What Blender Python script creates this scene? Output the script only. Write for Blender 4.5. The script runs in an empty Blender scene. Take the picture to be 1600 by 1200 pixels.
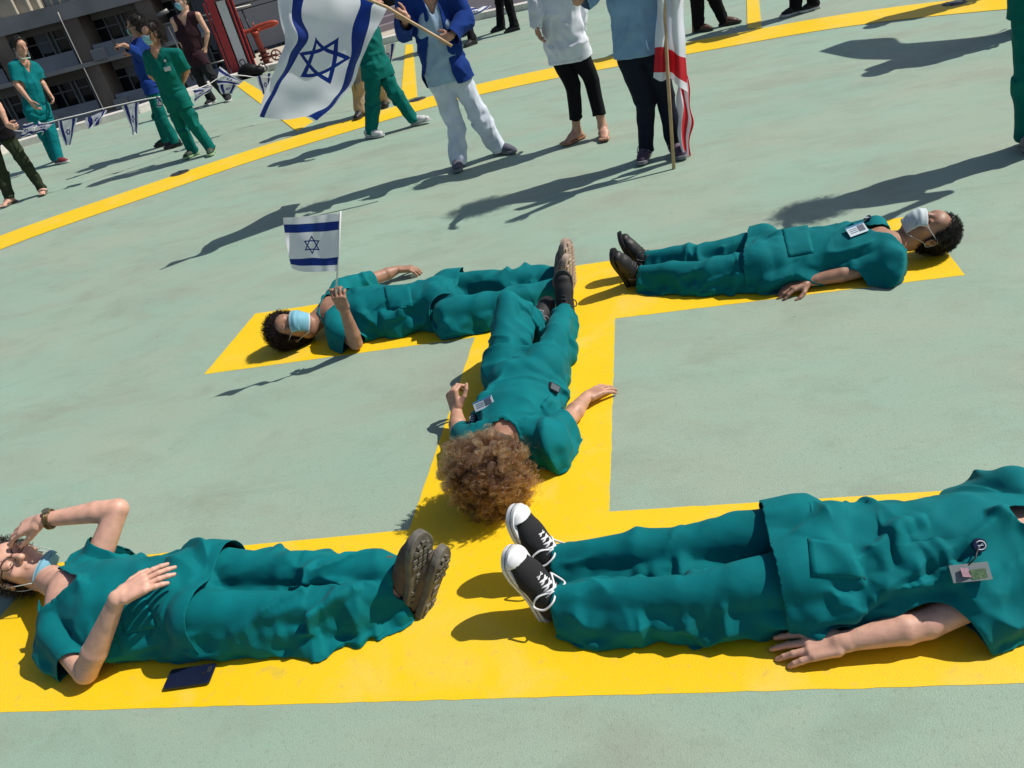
import bpy, math, random
import numpy as np
import openvdb as vdb
from mathutils import Matrix, Vector
S=bpy.context.scene
COL=S.collection
R=math.radians
rng=np.random.RandomState(7)
random.seed(7)

# ---------------------------------------------------------------- camera, sky, sun, exposure
HC=1.85                                   # camera height in metres
F_PX,PITCH,ROLL,YAW=1244.11,0.53529,-0.25221,-0.25953
CAMP=np.array([0.19222,-0.73660,1.0])*HC
_cp,_sp,_cy,_sy=math.cos(PITCH),math.sin(PITCH),math.cos(YAW),math.sin(YAW)
FW=np.array([_sy*_cp,_cy*_cp,-_sp]); _R=np.array([_cy,-_sy,0.]); _U=np.cross(_R,FW)
RT=_R*math.cos(ROLL)+_U*math.sin(ROLL); UP=-_R*math.sin(ROLL)+_U*math.cos(ROLL)
cd=bpy.data.cameras.new('camera'); co=bpy.data.objects.new('camera',cd); COL.objects.link(co)
co.matrix_world=Matrix(((RT[0],UP[0],-FW[0],CAMP[0]),(RT[1],UP[1],-FW[1],CAMP[1]),(RT[2],UP[2],-FW[2],CAMP[2]),(0,0,0,1)))
cd.sensor_width=36; cd.lens=F_PX/1600*36; cd.clip_start=.05; cd.clip_end=3000
S.camera=co
SUN_EL,SUN_AZ=R(48),R(20)                 # height of the sun; its compass direction measured from +x
w=bpy.data.worlds.new('World'); S.world=w; w.use_nodes=True
nt=w.node_tree; bg=nt.nodes['Background']; sk=nt.nodes.new('ShaderNodeTexSky')
sk.sky_type='NISHITA'; sk.sun_disc=False; sk.sun_elevation=SUN_EL; sk.sun_rotation=math.pi/2-SUN_AZ
sk.air_density=1.0; sk.dust_density=1.2
nt.links.new(sk.outputs[0],bg.inputs[0]); bg.inputs[1].default_value=0.075
sl=bpy.data.lights.new('sun','SUN'); sl.energy=4.6; sl.angle=R(.5); sl.color=(1,.955,.88)
so=bpy.data.objects.new('sun',sl); COL.objects.link(so)
SD=np.array([math.cos(SUN_EL)*math.cos(SUN_AZ),math.cos(SUN_EL)*math.sin(SUN_AZ),math.sin(SUN_EL)])
so.rotation_euler=Vector(SD).to_track_quat('Z','Y').to_euler(); so.location=(20,8,25)
S.view_settings.view_transform='Standard'; S.view_settings.look='None'
S.view_settings.exposure=0.0; S.view_settings.gamma=1; S.view_settings.use_curve_mapping=False
S.cycles.max_bounces=6

# ---------------------------------------------------------------- placing things
def V3(*a): return np.array(a,float)
def nrm(v): v=np.asarray(v,float); return v/(np.linalg.norm(v)+1e-12)
def ray(px,py): return nrm(FW*F_PX+RT*(px-800)-UP*(py-600))
def G(px,py,z=0.):
    d=ray(px,py); return CAMP+d*((z-CAMP[2])/d[2])
FH=nrm([FW[0],FW[1],0])                   # level viewing direction
def AT(px,py,base,off=0.):
    """point seen along a sight line, on the upright plane through base that faces the viewer"""
    d=ray(px,py); return CAMP+d*(((np.asarray(base)-CAMP)@FH+off)/(d@FH))
def PJ(P):
    d=np.asarray(P)-CAMP; z=d@FW; return 800+F_PX*(d@RT)/z, 600-F_PX*(d@UP)/z

# ---------------------------------------------------------------- linking, tags
def link(name,data,parent=None,loc=None):
    o=bpy.data.objects.new(name,data); COL.objects.link(o)
    if loc is not None: o.location=loc
    if parent is not None: o.parent=parent
    return o
def tag(o,label=None,cat=None,group=None,kind=None):
    if label: o['label']=label
    if cat: o['category']=cat
    if group: o['group']=group
    if kind: o['kind']=kind
    return o
def mesh_obj(name,V,Fs,mats,parent=None,base=(0,0,0),smooth=True,mi=None):
    """base: world point of the thing (children keep it as their own zero)"""
    me=bpy.data.meshes.new(name); V=np.asarray(V,float)-np.asarray(base)
    if isinstance(Fs,np.ndarray):
        n=len(Fs); k=Fs.shape[1]
        me.vertices.add(len(V)); me.vertices.foreach_set('co',V.astype(np.float32).ravel())
        me.loops.add(n*k); me.loops.foreach_set('vertex_index',Fs.astype(np.int32).ravel())
        me.polygons.add(n); me.polygons.foreach_set('loop_start',np.arange(0,n*k,k,dtype=np.int32))
        me.update(calc_edges=True); me.validate()
    else:
        me.from_pydata([tuple(v) for v in V],[],Fs); me.update()
    for m in (mats if isinstance(mats,(list,tuple)) else [mats]): me.materials.append(m)
    if mi is not None and len(mi)==len(me.polygons): me.polygons.foreach_set('material_index',np.asarray(mi,dtype=np.int32))
    if smooth: me.polygons.foreach_set('use_smooth',np.ones(len(me.polygons),bool))
    return link(name,me,parent,None if parent is not None else tuple(base))
def empty(name,loc):
    o=bpy.data.objects.new(name,None); COL.objects.link(o); o.location=tuple(loc); o.empty_display_size=.1; return o

# ---------------------------------------------------------------- small solids (lists of verts and faces)
class MB:
    def __init__(s): s.v=[]; s.f=[]; s.m=[]; s.mat=0
    def add(s,v,f):
        n=len(s.v); s.v+= [tuple(x) for x in v]; s.f+=[tuple(n+i for i in q) for q in f]; s.m+=[s.mat]*len(f); return s
    def box(s,c,h,ax=None,bev=0.):
        ax=np.eye(3) if ax is None else np.array(ax,float); c=np.asarray(c,float); h=np.asarray(h,float)
        if bev<=0:
            P=[c+ax[0]*h[0]*i+ax[1]*h[1]*j+ax[2]*h[2]*k for i in(-1,1) for j in(-1,1) for k in(-1,1)]
            return s.add(P,[(0,1,3,2),(4,6,7,5),(0,4,5,1),(2,3,7,6),(0,2,6,4),(1,5,7,3)])
        out=[(-h[0]+bev,-h[1]),(h[0]-bev,-h[1]),(h[0],-h[1]+bev),(h[0],h[1]-bev),(h[0]-bev,h[1]),(-h[0]+bev,h[1]),(-h[0],h[1]-bev),(-h[0],-h[1]+bev)]
        P=[];lv=[(-h[2],.5),(-h[2]+bev,1),(h[2]-bev,1),(h[2],.5)]
        for z,k in lv:
            for x,y in out:
                xx=x-math.copysign(bev*(1-k),x); yy=y-math.copysign(bev*(1-k),y)
                P.append(c+ax[0]*xx+ax[1]*yy+ax[2]*z)
        Fc=[tuple(range(7,-1,-1)),tuple(range(24,32))]
        for l in range(3):
            for i in range(8): j=(i+1)%8; Fc.append((l*8+i,l*8+j,l*8+8+j,l*8+8+i))
        return s.add(P,Fc)
    def tube(s,pts,r,n=8,cap=True):
        pts=np.asarray(pts,float); m=len(pts); r=np.broadcast_to(np.asarray(r,float),(m,))
        T=np.gradient(pts,axis=0); T/=np.linalg.norm(T,axis=1)[:,None]+1e-12
        u=np.cross(T[0],[0,0,1.]); 
        if np.linalg.norm(u)<.1: u=np.cross(T[0],[1.,0,0])
        u=nrm(u); P=[]
        for i in range(m):
            u=nrm(u-T[i]*(u@T[i])); v=np.cross(T[i],u)
            for k in range(n):
                a=2*math.pi*k/n; P.append(pts[i]+r[i]*(u*math.cos(a)+v*math.sin(a)))
        Fc=[(i*n+k,i*n+(k+1)%n,i*n+n+(k+1)%n,i*n+n+k) for i in range(m-1) for k in range(n)]
        if cap: Fc+=[tuple(range(n-1,-1,-1)),tuple(range((m-1)*n,m*n))]
        return s.add(P,Fc)
    def prism(s,poly,ex):
        """poly: 3d points of a flat outline; ex: vector"""
        n=len(poly); P=[np.asarray(p,float) for p in poly]; Q=[p+ex for p in P]
        return s.add(P+Q,[tuple(range(n-1,-1,-1)),tuple(range(n,2*n))]+[(i,(i+1)%n,n+(i+1)%n,n+i) for i in range(n)])
    def build(s,name,mats,parent=None,base=(0,0,0),smooth=False):
        return mesh_obj(name,s.v,s.f,mats,parent,base,smooth,s.m)
def smooth_path(pts,n=6):
    P=np.asarray(pts,float); P=np.vstack([2*P[0]-P[1],P,2*P[-1]-P[-2]]); out=[]
    for i in range(1,len(P)-2):
        for t in np.linspace(0,1,n,endpoint=False):
            a,b,c,d=P[i-1],P[i],P[i+1],P[i+2]
            out.append(.5*((2*b)+(-a+c)*t+(2*a-5*b+4*c-d)*t*t+(-a+3*b-3*c+d)*t**3))
    out.append(P[-2]); return np.array(out)

# ---------------------------------------------------------------- solids from distance fields
def rc(a,b,ra,rb=None,k=.02,side=None,asp=1.,cut=None,sub=False):
    return dict(t='rc',a=np.asarray(a,float),b=np.asarray(b,float),ra=ra,rb=ra if rb is None else rb,k=k,side=None if side is None else nrm(side),asp=asp,cut=cut or [],sub=sub)
def el(c,r,ax=None,k=.02,sub=False,cut=None):
    return dict(t='el',c=np.asarray(c,float),r=np.asarray(r,float),ax=np.eye(3) if ax is None else np.array(ax,float),k=k,sub=sub,cut=cut or [])
def bx(c,h,ax=None,rd=.01,k=.01,sub=False,cut=None):
    return dict(t='bx',c=np.asarray(c,float),h=np.asarray(h,float),ax=np.eye(3) if ax is None else np.array(ax,float),rd=rd,k=k,sub=sub,cut=cut or [])
def chain(pts,rad,k=.02,side=None,asp=1.,cut=None):
    asp=np.broadcast_to(asp,(len(pts),))
    return [rc(pts[i],pts[i+1],rad[i],rad[i+1],k,side,(asp[i]+asp[i+1])/2,cut) for i in range(len(pts)-1)]
def aabb(p):
    if p['t']=='rc':
        m=max(p['ra'],p['rb'])*max(1,p['asp']); return np.minimum(p['a'],p['b'])-m,np.maximum(p['a'],p['b'])+m
    if p['t']=='el':
        e=np.sqrt(((p['ax'].T*p['r'])**2).sum(1)); return p['c']-e,p['c']+e
    e=np.abs(p['ax'].T*(p['h']+p['rd'])).sum(1); return p['c']-e,p['c']+e
def dist(p,X):
    if p['t']=='rc':
        ab=p['b']-p['a']; q=X-p['a'].astype(np.float32); L=max(ab@ab,1e-9)
        t=np.clip(q@ab.astype(np.float32)/L,0,1); q=q-t[...,None]*ab.astype(np.float32)
        if p['side'] is not None and p['asp']!=1:
            sd=p['side'].astype(np.float32); o=q@sd; q=q-(o*(1-1/p['asp']))[...,None]*sd
        return np.sqrt((q*q).sum(-1))-(p['ra']+(p['rb']-p['ra'])*t)
    ax=p['ax'].T.astype(np.float32); q=(X-p['c'].astype(np.float32))@ax
    if p['t']=='el':
        r=p['r'].astype(np.float32); a=q/r; b=a/r
        k0=np.sqrt((a*a).sum(-1)); k1=np.sqrt((b*b).sum(-1))+1e-9
        return k0*(k0-1)/k1
    d=np.abs(q)-p['h'].astype(np.float32)
    return np.sqrt((np.maximum(d,0)**2).sum(-1))+np.minimum(d.max(-1),0)-p['rd']
def smin(a,b,k):
    if k<=0: return np.minimum(a,b)
    h=np.maximum(k-np.abs(a-b),0)/k
    return np.minimum(a,b)-h*h*k*.25
def plane(pt,n):
    pt=np.asarray(pt,np.float32); n=nrm(n).astype(np.float32); return lambda X:(X-pt)@n
def sample(g,lo,vox,P):
    q=(P-lo)/vox; i=np.floor(q).astype(int); i=np.clip(i,0,np.array(g.shape)-2); f=q-i; o=0
    for a in (0,1):
        for b in (0,1):
            for c in (0,1):
                o=o+g[i[:,0]+a,i[:,1]+b,i[:,2]+c]*np.where(a,f[:,0],1-f[:,0])*np.where(b,f[:,1],1-f[:,1])*np.where(c,f[:,2],1-f[:,2])
    return o
def polygonise(prims,vox,cuts=(),box=None,floor=None,cap_open=True,capt=False):
    """cuts remove where f(X)>0 and leave open edges; box=(lo,hi) keeps only that region, open at its walls"""
    bbs=[aabb(p) for p in prims if not p['sub']]
    lo=np.min([b[0] for b in bbs],0)-3*vox; hi=np.max([b[1] for b in bbs],0)+3*vox
    if box is not None: lo=np.maximum(lo,box[0]-2*vox); hi=np.minimum(hi,box[1]+2*vox)
    n=np.ceil((hi-lo)/vox).astype(int)+1
    BIG=4*vox+.02
    U=np.full(n,BIG,np.float32); C=U.copy(); anycut=False
    ax=[lo[i]+vox*np.arange(n[i]) for i in range(3)]
    for p in prims:
        a,b=aabb(p); m=p['k']+BIG*.6
        i0=np.clip(np.floor((a-m-lo)/vox).astype(int),0,n); i1=np.clip(np.ceil((b+m-lo)/vox).astype(int)+1,0,n)
        if (i1<=i0).any(): continue
        sl=tuple(slice(i0[i],i1[i]) for i in range(3))
        X=np.stack(np.meshgrid(*[ax[i][sl[i]] for i in range(3)],indexing='ij'),-1).astype(np.float32)
        d=dist(p,X).astype(np.float32)
        dc=d
        for c in p['cut']: dc=np.maximum(dc,c(X)); anycut=True
        if p['sub']:
            U[sl]=-smin(-U[sl],d,p['k']); C[sl]=-smin(-C[sl],dc,p['k'])
        else:
            U[sl]=smin(U[sl],d,p['k']); C[sl]=smin(C[sl],dc,p['k'])
    X=None
    def full():
        return np.stack(np.meshgrid(*ax,indexing='ij'),-1).astype(np.float32)
    if floor is not None:
        z=(floor-ax[2]).astype(np.float32)[None,None,:]; U=np.maximum(U,z); C=np.maximum(C,z)
    if cuts:
        X=full()
        for c in cuts: C=np.maximum(C,c(X))
        anycut=True
    if box is not None:
        X=full() if X is None else X
        c=(np.asarray(box[0])+box[1])/2; h=(np.asarray(box[1])-box[0])/2
        C=np.maximum(C,(np.abs(X-c.astype(np.float32))-h.astype(np.float32)).max(-1)); anycut=True
    g=vdb.FloatGrid(float(BIG)); g.copyFromArray(np.clip(C,-BIG,BIG))
    P,Q=g.convertToQuads(isovalue=0.)[:2]
    P=P*vox+lo

    if anycut and cap_open and len(Q):
        cen=P[Q].mean(1); u=sample(U,lo,vox,cen)
        Q=Q[u>-(.2 if box is not None or capt else .55)*vox]
        us=np.unique(Q); mp=np.full(len(P),-1); mp[us]=np.arange(len(us)); P=P[us]; Q=mp[Q]
    return P.astype(float),Q.astype(np.int64)
def fine_mesh(prims,vox,boxes):
    """whole solid at vox, with finer regions [(lo,hi,vox)] joined in"""
    def mk(b):
        lo,hi=[np.asarray(x,np.float32) for x in b[:2]]; c=(lo+hi)/2; h=(hi-lo)/2
        return lambda X:-((np.abs(X-c)-(h-np.float32(2.5*vox))).max(-1))
    Vs=[];Qs=[];o=0
    parts=[polygonise(prims,vox,cuts=[mk(b) for b in boxes],capt=True)]+[polygonise(prims,b[2],box=(np.asarray(b[0]),np.asarray(b[1]))) for b in boxes]
    for P,Q in parts: Vs.append(P); Qs.append(Q+o); o+=len(P)
    return np.vstack(Vs),np.vstack(Qs)

# ---------------------------------------------------------------- cloth that buckles
def waves(P,freq,seed,n=7):
    r=np.random.RandomState(seed); o=0
    W_=P+.25/freq*np.sin(P[:,[1,2,0]]*freq*1.7+seed)
    for i in range(n):
        d=nrm(r.randn(3)); o=o+np.sin(W_@d*freq*r.uniform(.6,1.5)*2+r.uniform(0,6.3))
    return o/math.sqrt(n)
def wrinkle(P,Q,bones,seed=0,ex_ax=.10,ex_ci=.05,band=(-.010,.016),its=90,bend=.16,floor=0.004,joint=()):
    N=len(P)
    E=np.vstack([Q[:,[0,1]],Q[:,[1,2]],Q[:,[2,3]],Q[:,[3,0]]]); E=np.unique(np.sort(E,1),axis=0)
    D=np.vstack([Q[:,[0,2]],Q[:,[1,3]]])
    def pad(E,K):
        E=np.vstack([E,E[:,::-1]]); E=E[np.argsort(E[:,0],kind='stable')]
        cnt=np.bincount(E[:,0],minlength=N); st=np.concatenate([[0],np.cumsum(cnt)[:-1]])
        sl=np.arange(len(E))-st[E[:,0]]; ok=sl<K
        nb=np.tile(np.arange(N)[:,None],(1,K)); nb[E[ok,0],sl[ok]]=E[ok,1]; return nb,np.minimum(cnt,K)
    nb,deg=pad(np.vstack([E,D]),10); n4,d4=pad(E,6)
    bn=np.bincount(np.vstack([Q[:,[0,1]],Q[:,[1,2]],Q[:,[2,3]],Q[:,[3,0]]]).ravel(),minlength=N)
    fn=np.cross(P[Q[:,2]]-P[Q[:,0]],P[Q[:,3]]-P[Q[:,1]]); N0=np.zeros((N,3))
    for k in range(4): np.add.at(N0,Q[:,k],fn)
    N0/=np.linalg.norm(N0,axis=1)[:,None]+1e-12
    # nearest bone direction
    best=np.full(N,9.); A=np.zeros((N,3))
    for a,b in bones:
        ab=b-a; t=np.clip((P-a)@ab/(ab@ab),0,1); d=np.linalg.norm(P-a-t[:,None]*ab,axis=1); m=d<best; best[m]=d[m]; A[m]=nrm(ab)
    loc=.55+.45*waves(P,7,seed+5)
    for c,r,s in joint: loc=loc+s*np.exp(-((P-c)**2).sum(1)/r**2)
    loc=np.clip(loc,.1,2.4)
    X=P.copy(); Dv=X[nb]-X[:,None]; L0=np.linalg.norm(Dv,axis=2)+1e-9
    al=((Dv/L0[...,None])*A[:,None]).sum(2)**2
    rest=L0*(1+(ex_ax*al+ex_ci*(1-al))*loc[:,None]); msk=(nb!=np.arange(N)[:,None])
    lap0=(X[n4].sum(1)-X*0)/6; lap0=lap0-X
    X+=N0*(waves(P,22,seed)*.0022+waves(P,48,seed+9)*.0010)[:,None]
    for it in range(its):
        Dv=X[nb]-X[:,None]; L=np.linalg.norm(Dv,axis=2)+1e-9
        X+=((((L-rest)/L)*msk)[...,None]*Dv).sum(1)/np.maximum(deg,1)[:,None]*.5
        X+=bend*(X[n4].sum(1)/6-X-lap0)
        d=((X-P)*N0).sum(1); dc=np.clip(d,band[0],band[1]); X+=N0*((dc-d)*.6)[:,None]
        tg=X-P-N0*dc[:,None]; tl=np.linalg.norm(tg,axis=1); X-=tg*(np.maximum(tl-.018,0)/(tl+1e-9))[:,None]
        if floor is not None: X[:,2]=np.maximum(X[:,2],floor)
    return X
# ---------------------------------------------------------------- materials
def lin(r,g,b):
    f=lambda c:(c/255/12.92) if c<=10 else ((c/255+.055)/1.055)**2.4
    return (f(r),f(g),f(b),1)
_M={}
def mat(name,col,rough=.6,metal=0,spec=.5,sss=0,var=0.,vs=30,bump=0.,bs=200,sheen=0,coat=0,trans=0):
    if name in _M: return _M[name]
    m=bpy.data.materials.new(name); m.use_nodes=True; t=m.node_tree; b=t.nodes['Principled BSDF']; _M[name]=m
    col=tuple(col) if len(col)==4 else tuple(col)+(1,)
    b.inputs['Base Color'].default_value=col; b.inputs['Roughness'].default_value=rough; b.inputs['Metallic'].default_value=metal
    b.inputs['Specular IOR Level'].default_value=spec; b.inputs['Sheen Weight'].default_value=sheen; b.inputs['Coat Weight'].default_value=coat
    if sss: b.inputs['Subsurface Weight'].default_value=sss; b.inputs['Subsurface Radius'].default_value=(.012,.004,.002); b.inputs['Subsurface Scale'].default_value=1
    tc=t.nodes.new('ShaderNodeTexCoord')
    if var:
        n=t.nodes.new('ShaderNodeTexNoise'); n.inputs['Scale'].default_value=vs; n.inputs['Detail'].default_value=6; t.links.new(tc.outputs['Object'],n.inputs['Vector'])
        mx=t.nodes.new('ShaderNodeMix'); mx.data_type='RGBA'; mx.inputs[6].default_value=tuple(c*(1-var) for c in col[:3])+(1,); mx.inputs[7].default_value=tuple(min(1,c*(1+var)) for c in col[:3])+(1,)
        mr=t.nodes.new('ShaderNodeMapRange'); mr.inputs[1].default_value=.3; mr.inputs[2].default_value=.7
        t.links.new(n.outputs[0],mr.inputs[0]); t.links.new(mr.outputs[0],mx.inputs[0]); t.links.new(mx.outputs[2],b.inputs['Base Color'])
    if bump:
        n=t.nodes.new('ShaderNodeTexNoise'); n.inputs['Scale'].default_value=bs; n.inputs['Detail'].default_value=4; t.links.new(tc.outputs['Object'],n.inputs['Vector'])
        bp=t.nodes.new('ShaderNodeBump'); bp.inputs['Strength'].default_value=bump; bp.inputs['Distance'].default_value=.01; t.links.new(n.outputs[0],bp.inputs['Height']); t.links.new(bp.outputs[0],b.inputs['Normal'])
    if trans:
        tr=t.nodes.new('ShaderNodeBsdfTranslucent'); tr.inputs[0].default_value=col; ms=t.nodes.new('ShaderNodeMixShader'); ms.inputs[0].default_value=trans
        t.links.new(b.outputs[0],ms.inputs[1]); t.links.new(tr.outputs[0],ms.inputs[2]); t.links.new(ms.outputs[0],t.nodes['Material Output'].inputs[0])
        if var: t.links.new(mx.outputs[2],tr.inputs[0])
    return m
def cloth(name,col,rough=.85,fold=.75,fs=5,var=.14,sheen=.02):
    """woven cotton: fine creases as bump, slight fading"""
    if name in _M: return _M[name]
    m=mat(name,col,rough,sheen=sheen,spec=.12,var=var,vs=9); t=m.node_tree; b=t.nodes['Principled BSDF']
    tc=t.nodes.new('ShaderNodeTexCoord')
    n1=t.nodes.new('ShaderNodeTexNoise'); n1.noise_type='RIDGED_MULTIFRACTAL'; n1.inputs['Scale'].default_value=fs; n1.inputs['Detail'].default_value=1.6; n1.inputs['Distortion'].default_value=.9; n1.inputs['Roughness'].default_value=.4
    n2=t.nodes.new('ShaderNodeTexNoise'); n2.inputs['Scale'].default_value=700; n2.inputs['Detail'].default_value=2
    t.links.new(tc.outputs['Object'],n1.inputs['Vector']); t.links.new(tc.outputs['Object'],n2.inputs['Vector'])
    b1=t.nodes.new('ShaderNodeBump'); b1.inputs['Strength'].default_value=fold; b1.inputs['Distance'].default_value=.022
    b2=t.nodes.new('ShaderNodeBump'); b2.inputs['Strength'].default_value=.15; b2.inputs['Distance'].default_value=.001
    at=t.nodes.new('ShaderNodeAttribute'); at.attribute_name='hem'
    def MM(op,a,b_):
        q=t.nodes.new('ShaderNodeMath'); q.operation=op
        for i,x in enumerate((a,b_)):
            if isinstance(x,(int,float)): q.inputs[i].default_value=x
            else: t.links.new(x,q.inputs[i])
        return q.outputs[0]
    line=MM('MAXIMUM',MM('LESS_THAN',MM('ABSOLUTE',MM('SUBTRACT',at.outputs['Fac'],.024),0.),.0016),MM('LESS_THAN',MM('ABSOLUTE',MM('SUBTRACT',at.outputs['Fac'],.0),0.),-1.))
    hgt=MM('SUBTRACT',n1.outputs[0],MM('MULTIPLY',line,.35))
    t.links.new(hgt,b1.inputs['Height']); t.links.new(n2.outputs[0],b2.inputs['Height']); t.links.new(b1.outputs[0],b2.inputs['Normal']); t.links.new(b2.outputs[0],b.inputs['Normal'])
    return m
def hair_mat(name,c1,c2,rough=.35):
    if name in _M: return _M[name]
    if 'curly' not in name:
        m=mat(name,c1,.55,spec=.25); t=m.node_tree; i=t.nodes.new('ShaderNodeHairInfo'); mx=t.nodes.new('ShaderNodeMix'); mx.data_type='RGBA'; mx.inputs[6].default_value=c1+(1,); mx.inputs[7].default_value=c2+(1,)
        t.links.new(i.outputs['Random'],mx.inputs[0]); t.links.new(mx.outputs[2],t.nodes['Principled BSDF'].inputs['Base Color']); return m
    m=bpy.data.materials.new(name); m.use_nodes=True; t=m.node_tree; t.nodes.clear(); _M[name]=m
    o=t.nodes.new('ShaderNodeOutputMaterial'); h=t.nodes.new('ShaderNodeBsdfHairPrincipled'); h.model='CHIANG'; h.parametrization='COLOR'
    i=t.nodes.new('ShaderNodeHairInfo'); mx=t.nodes.new('ShaderNodeMix'); mx.data_type='RGBA'; mx.inputs[6].default_value=c1+(1,); mx.inputs[7].default_value=c2+(1,)
    t.links.new(i.outputs['Random'],mx.inputs[0]); t.links.new(mx.outputs[2],h.inputs['Color']); h.inputs['Roughness'].default_value=rough
    t.links.new(h.outputs[0],o.inputs[0]); return m
def flag_mat(name,base,blue,aspect=1.4,stripe=.17,margin=.10,star=.20,sw=.030,trans=.22):
    """white cloth with two stripes and the outlined six-pointed star, from the cloth's own UV"""
    if name in _M: return _M[name]
    m=mat(name,base,.8,trans=trans); t=m.node_tree; b=t.nodes['Principled BSDF']; tr=[n for n in t.nodes if n.type=='BSDF_TRANSLUCENT'][0]
    uv=t.nodes.new('ShaderNodeUVMap'); sp=t.nodes.new('ShaderNodeSeparateXYZ'); t.links.new(uv.outputs[0],sp.inputs[0])
    def M(op,a,b_=None,c=None):
        n=t.nodes.new('ShaderNodeMath'); n.operation=op
        for i,x in enumerate((a,b_,c)):
            if x is None: continue
            if isinstance(x,(int,float)): n.inputs[i].default_value=x
            else: t.links.new(x,n.inputs[i])
        return n.outputs[0]
    x=M('MULTIPLY',M('SUBTRACT',sp.outputs[0],.5),aspect); y=M('SUBTRACT',sp.outputs[1],.5)
    ay=M('ABSOLUTE',y); s1=M('MULTIPLY',M('LESS_THAN',ay,.5-margin),M('GREATER_THAN',ay,.5-margin-stripe))
    def tri(sg):
        yy=M('MULTIPLY',y,sg); a=M('MULTIPLY',yy,-1.); b1=M('ADD',M('MULTIPLY',x,.866),M('MULTIPLY',yy,.5)); b2=M('ADD',M('MULTIPLY',x,-.866),M('MULTIPLY',yy,.5))
        d=M('MAXIMUM',a,M('MAXIMUM',b1,b2)); return M('LESS_THAN',M('ABSOLUTE',M('SUBTRACT',d,star/2-sw*.5)),sw*.5)
    f=M('MAXIMUM',s1,M('MAXIMUM',tri(1.),tri(-1.)))
    mx=t.nodes.new('ShaderNodeMix'); mx.data_type='RGBA'; mx.inputs[6].default_value=tuple(base); mx.inputs[7].default_value=tuple(blue)
    t.links.new(f,mx.inputs[0]); t.links.new(mx.outputs[2],b.inputs['Base Color']); t.links.new(mx.outputs[2],tr.inputs[0])
    return m
SKIN=dict(
 fair=mat('skin_fair',(.66,.37,.27),.50,sss=.10,var=.16,vs=28,bump=.08,bs=260),
 tan=mat('skin_tan',(.50,.27,.18),.50,sss=.09,var=.16,vs=28,bump=.08,bs=260),
 brown=mat('skin_brown',(.36,.19,.125),.50,sss=.07,var=.16,vs=28,bump=.08,bs=260))
TEAL=cloth('scrub_cotton',(.000,.150,.166),.8)
TEAL2=cloth('scrub_cotton_green',(.000,.120,.102),.8)
WHITEC=cloth('white_cotton',(.70,.72,.78),.8)
M_mask=mat('mask_blue',(.24,.55,.68),.7,var=.06,trans=.25)
M_maskw=mat('mask_white',(.66,.74,.76),.7,var=.04,trans=.25)
M_white=mat('white_plastic',(.75,.75,.75),.5)
M_black=mat('black_rubber',(.012,.012,.013),.5,bump=.1,bs=80)
M_leather=mat('black_leather',(.010,.010,.011),.55,bump=.25,bs=60)
M_canvas=mat('black_canvas',(.012,.012,.014),.9,bump=.2,bs=600)
M_boot=mat('brown_suede',(.095,.070,.052),.85,var=.25,vs=20,bump=.2,bs=200)
M_sole=mat('dark_sole_rubber',(.13,.12,.10),.7,var=.3,vs=30,bump=.2,bs=120)
M_wood=mat('pale_wood',(.50,.33,.18),.55,var=.2,vs=12)
# ---------------------------------------------------------------- draping
def mesh_nor(P,Q):
    fn=np.cross(P[Q[:,2]]-P[Q[:,0]],P[Q[:,3]]-P[Q[:,1]]); N=np.zeros_like(P)
    for k in range(4): np.add.at(N,Q[:,k],fn)
    return N/(np.linalg.norm(N,axis=1)[:,None]+1e-12)
def adjacency(P,Q):
    N=len(P)
    def pad(E,K,w):
        E=np.vstack([E,E[:,::-1]]); w=np.concatenate([w,w]); o=np.argsort(E[:,0],kind='stable'); E=E[o]; w=w[o]
        cnt=np.bincount(E[:,0],minlength=N); st=np.concatenate([[0],np.cumsum(cnt)[:-1]]); sl=np.arange(len(E))-st[E[:,0]]; ok=sl<K
        nb=np.tile(np.arange(N)[:,None],(1,K)); W=np.zeros((N,K)); nb[E[ok,0],sl[ok]]=E[ok,1]; W[E[ok,0],sl[ok]]=w[ok]; return nb,W
    E=np.unique(np.sort(np.vstack([Q[:,[0,1]],Q[:,[1,2]],Q[:,[2,3]],Q[:,[3,0]]]),1),axis=0)
    D=np.vstack([Q[:,[0,2]],Q[:,[1,3]]])
    nb,W=pad(np.vstack([E,D]),10,np.concatenate([np.ones(len(E)),np.full(len(D),.5)])); n4,W4=pad(E,6,np.ones(len(E)))
    # boundary
    H=np.sort(np.vstack([Q[:,[0,1]],Q[:,[1,2]],Q[:,[2,3]],Q[:,[3,0]]]),1); u,c=np.unique(H,axis=0,return_counts=True); B=np.zeros(N,bool); B[u[c==1].ravel()]=True
    return nb,W,n4,W4,B
from mathutils.kdtree import KDTree
def creases(P,bones,joint,seed,amp):
    """long sharp pull folds, strongest near the joints"""
    best=np.full(len(P),9.); A=np.zeros((len(P),3)); T=np.zeros(len(P))
    for a,b in bones:
        ab=b-a; t=np.clip((P-a)@ab/(ab@ab),0,1); d=np.linalg.norm(P-a-t[:,None]*ab,axis=1); m=d<best; best[m]=d[m]; A[m]=nrm(ab); T[m]=(t*np.linalg.norm(ab))[m]
    j=np.full(len(P),.55)
    for c,r,s in joint: j+=.9*np.exp(-((P-c)**2).sum(1)/(r*1.3)**2)
    out=0
    for k,(al,f) in enumerate(((.30,9.),(1.2,5.5),(.55,13.))):
        tw=nrm(np.cross(A[0],[0.3,.2,1.])); q=P-A*((P*A).sum(1)*(1-al))[:,None]+np.outer((P*A).sum(1),tw)*(.5,-.8,.6)[k]                    # stretched along the limb
        n=waves(q,f,seed*3+k,4); r=np.clip(1-np.abs(n)/.50,0,1)**1.4
        m=np.clip(waves(P,4.,seed+11*k+2)*.6+.5,0,1)
        out=out+r*m*j*(1.,.8,.5)[k]
    out=np.clip(out,0,1.5); return amp*(out-out.mean()*.65)
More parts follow.
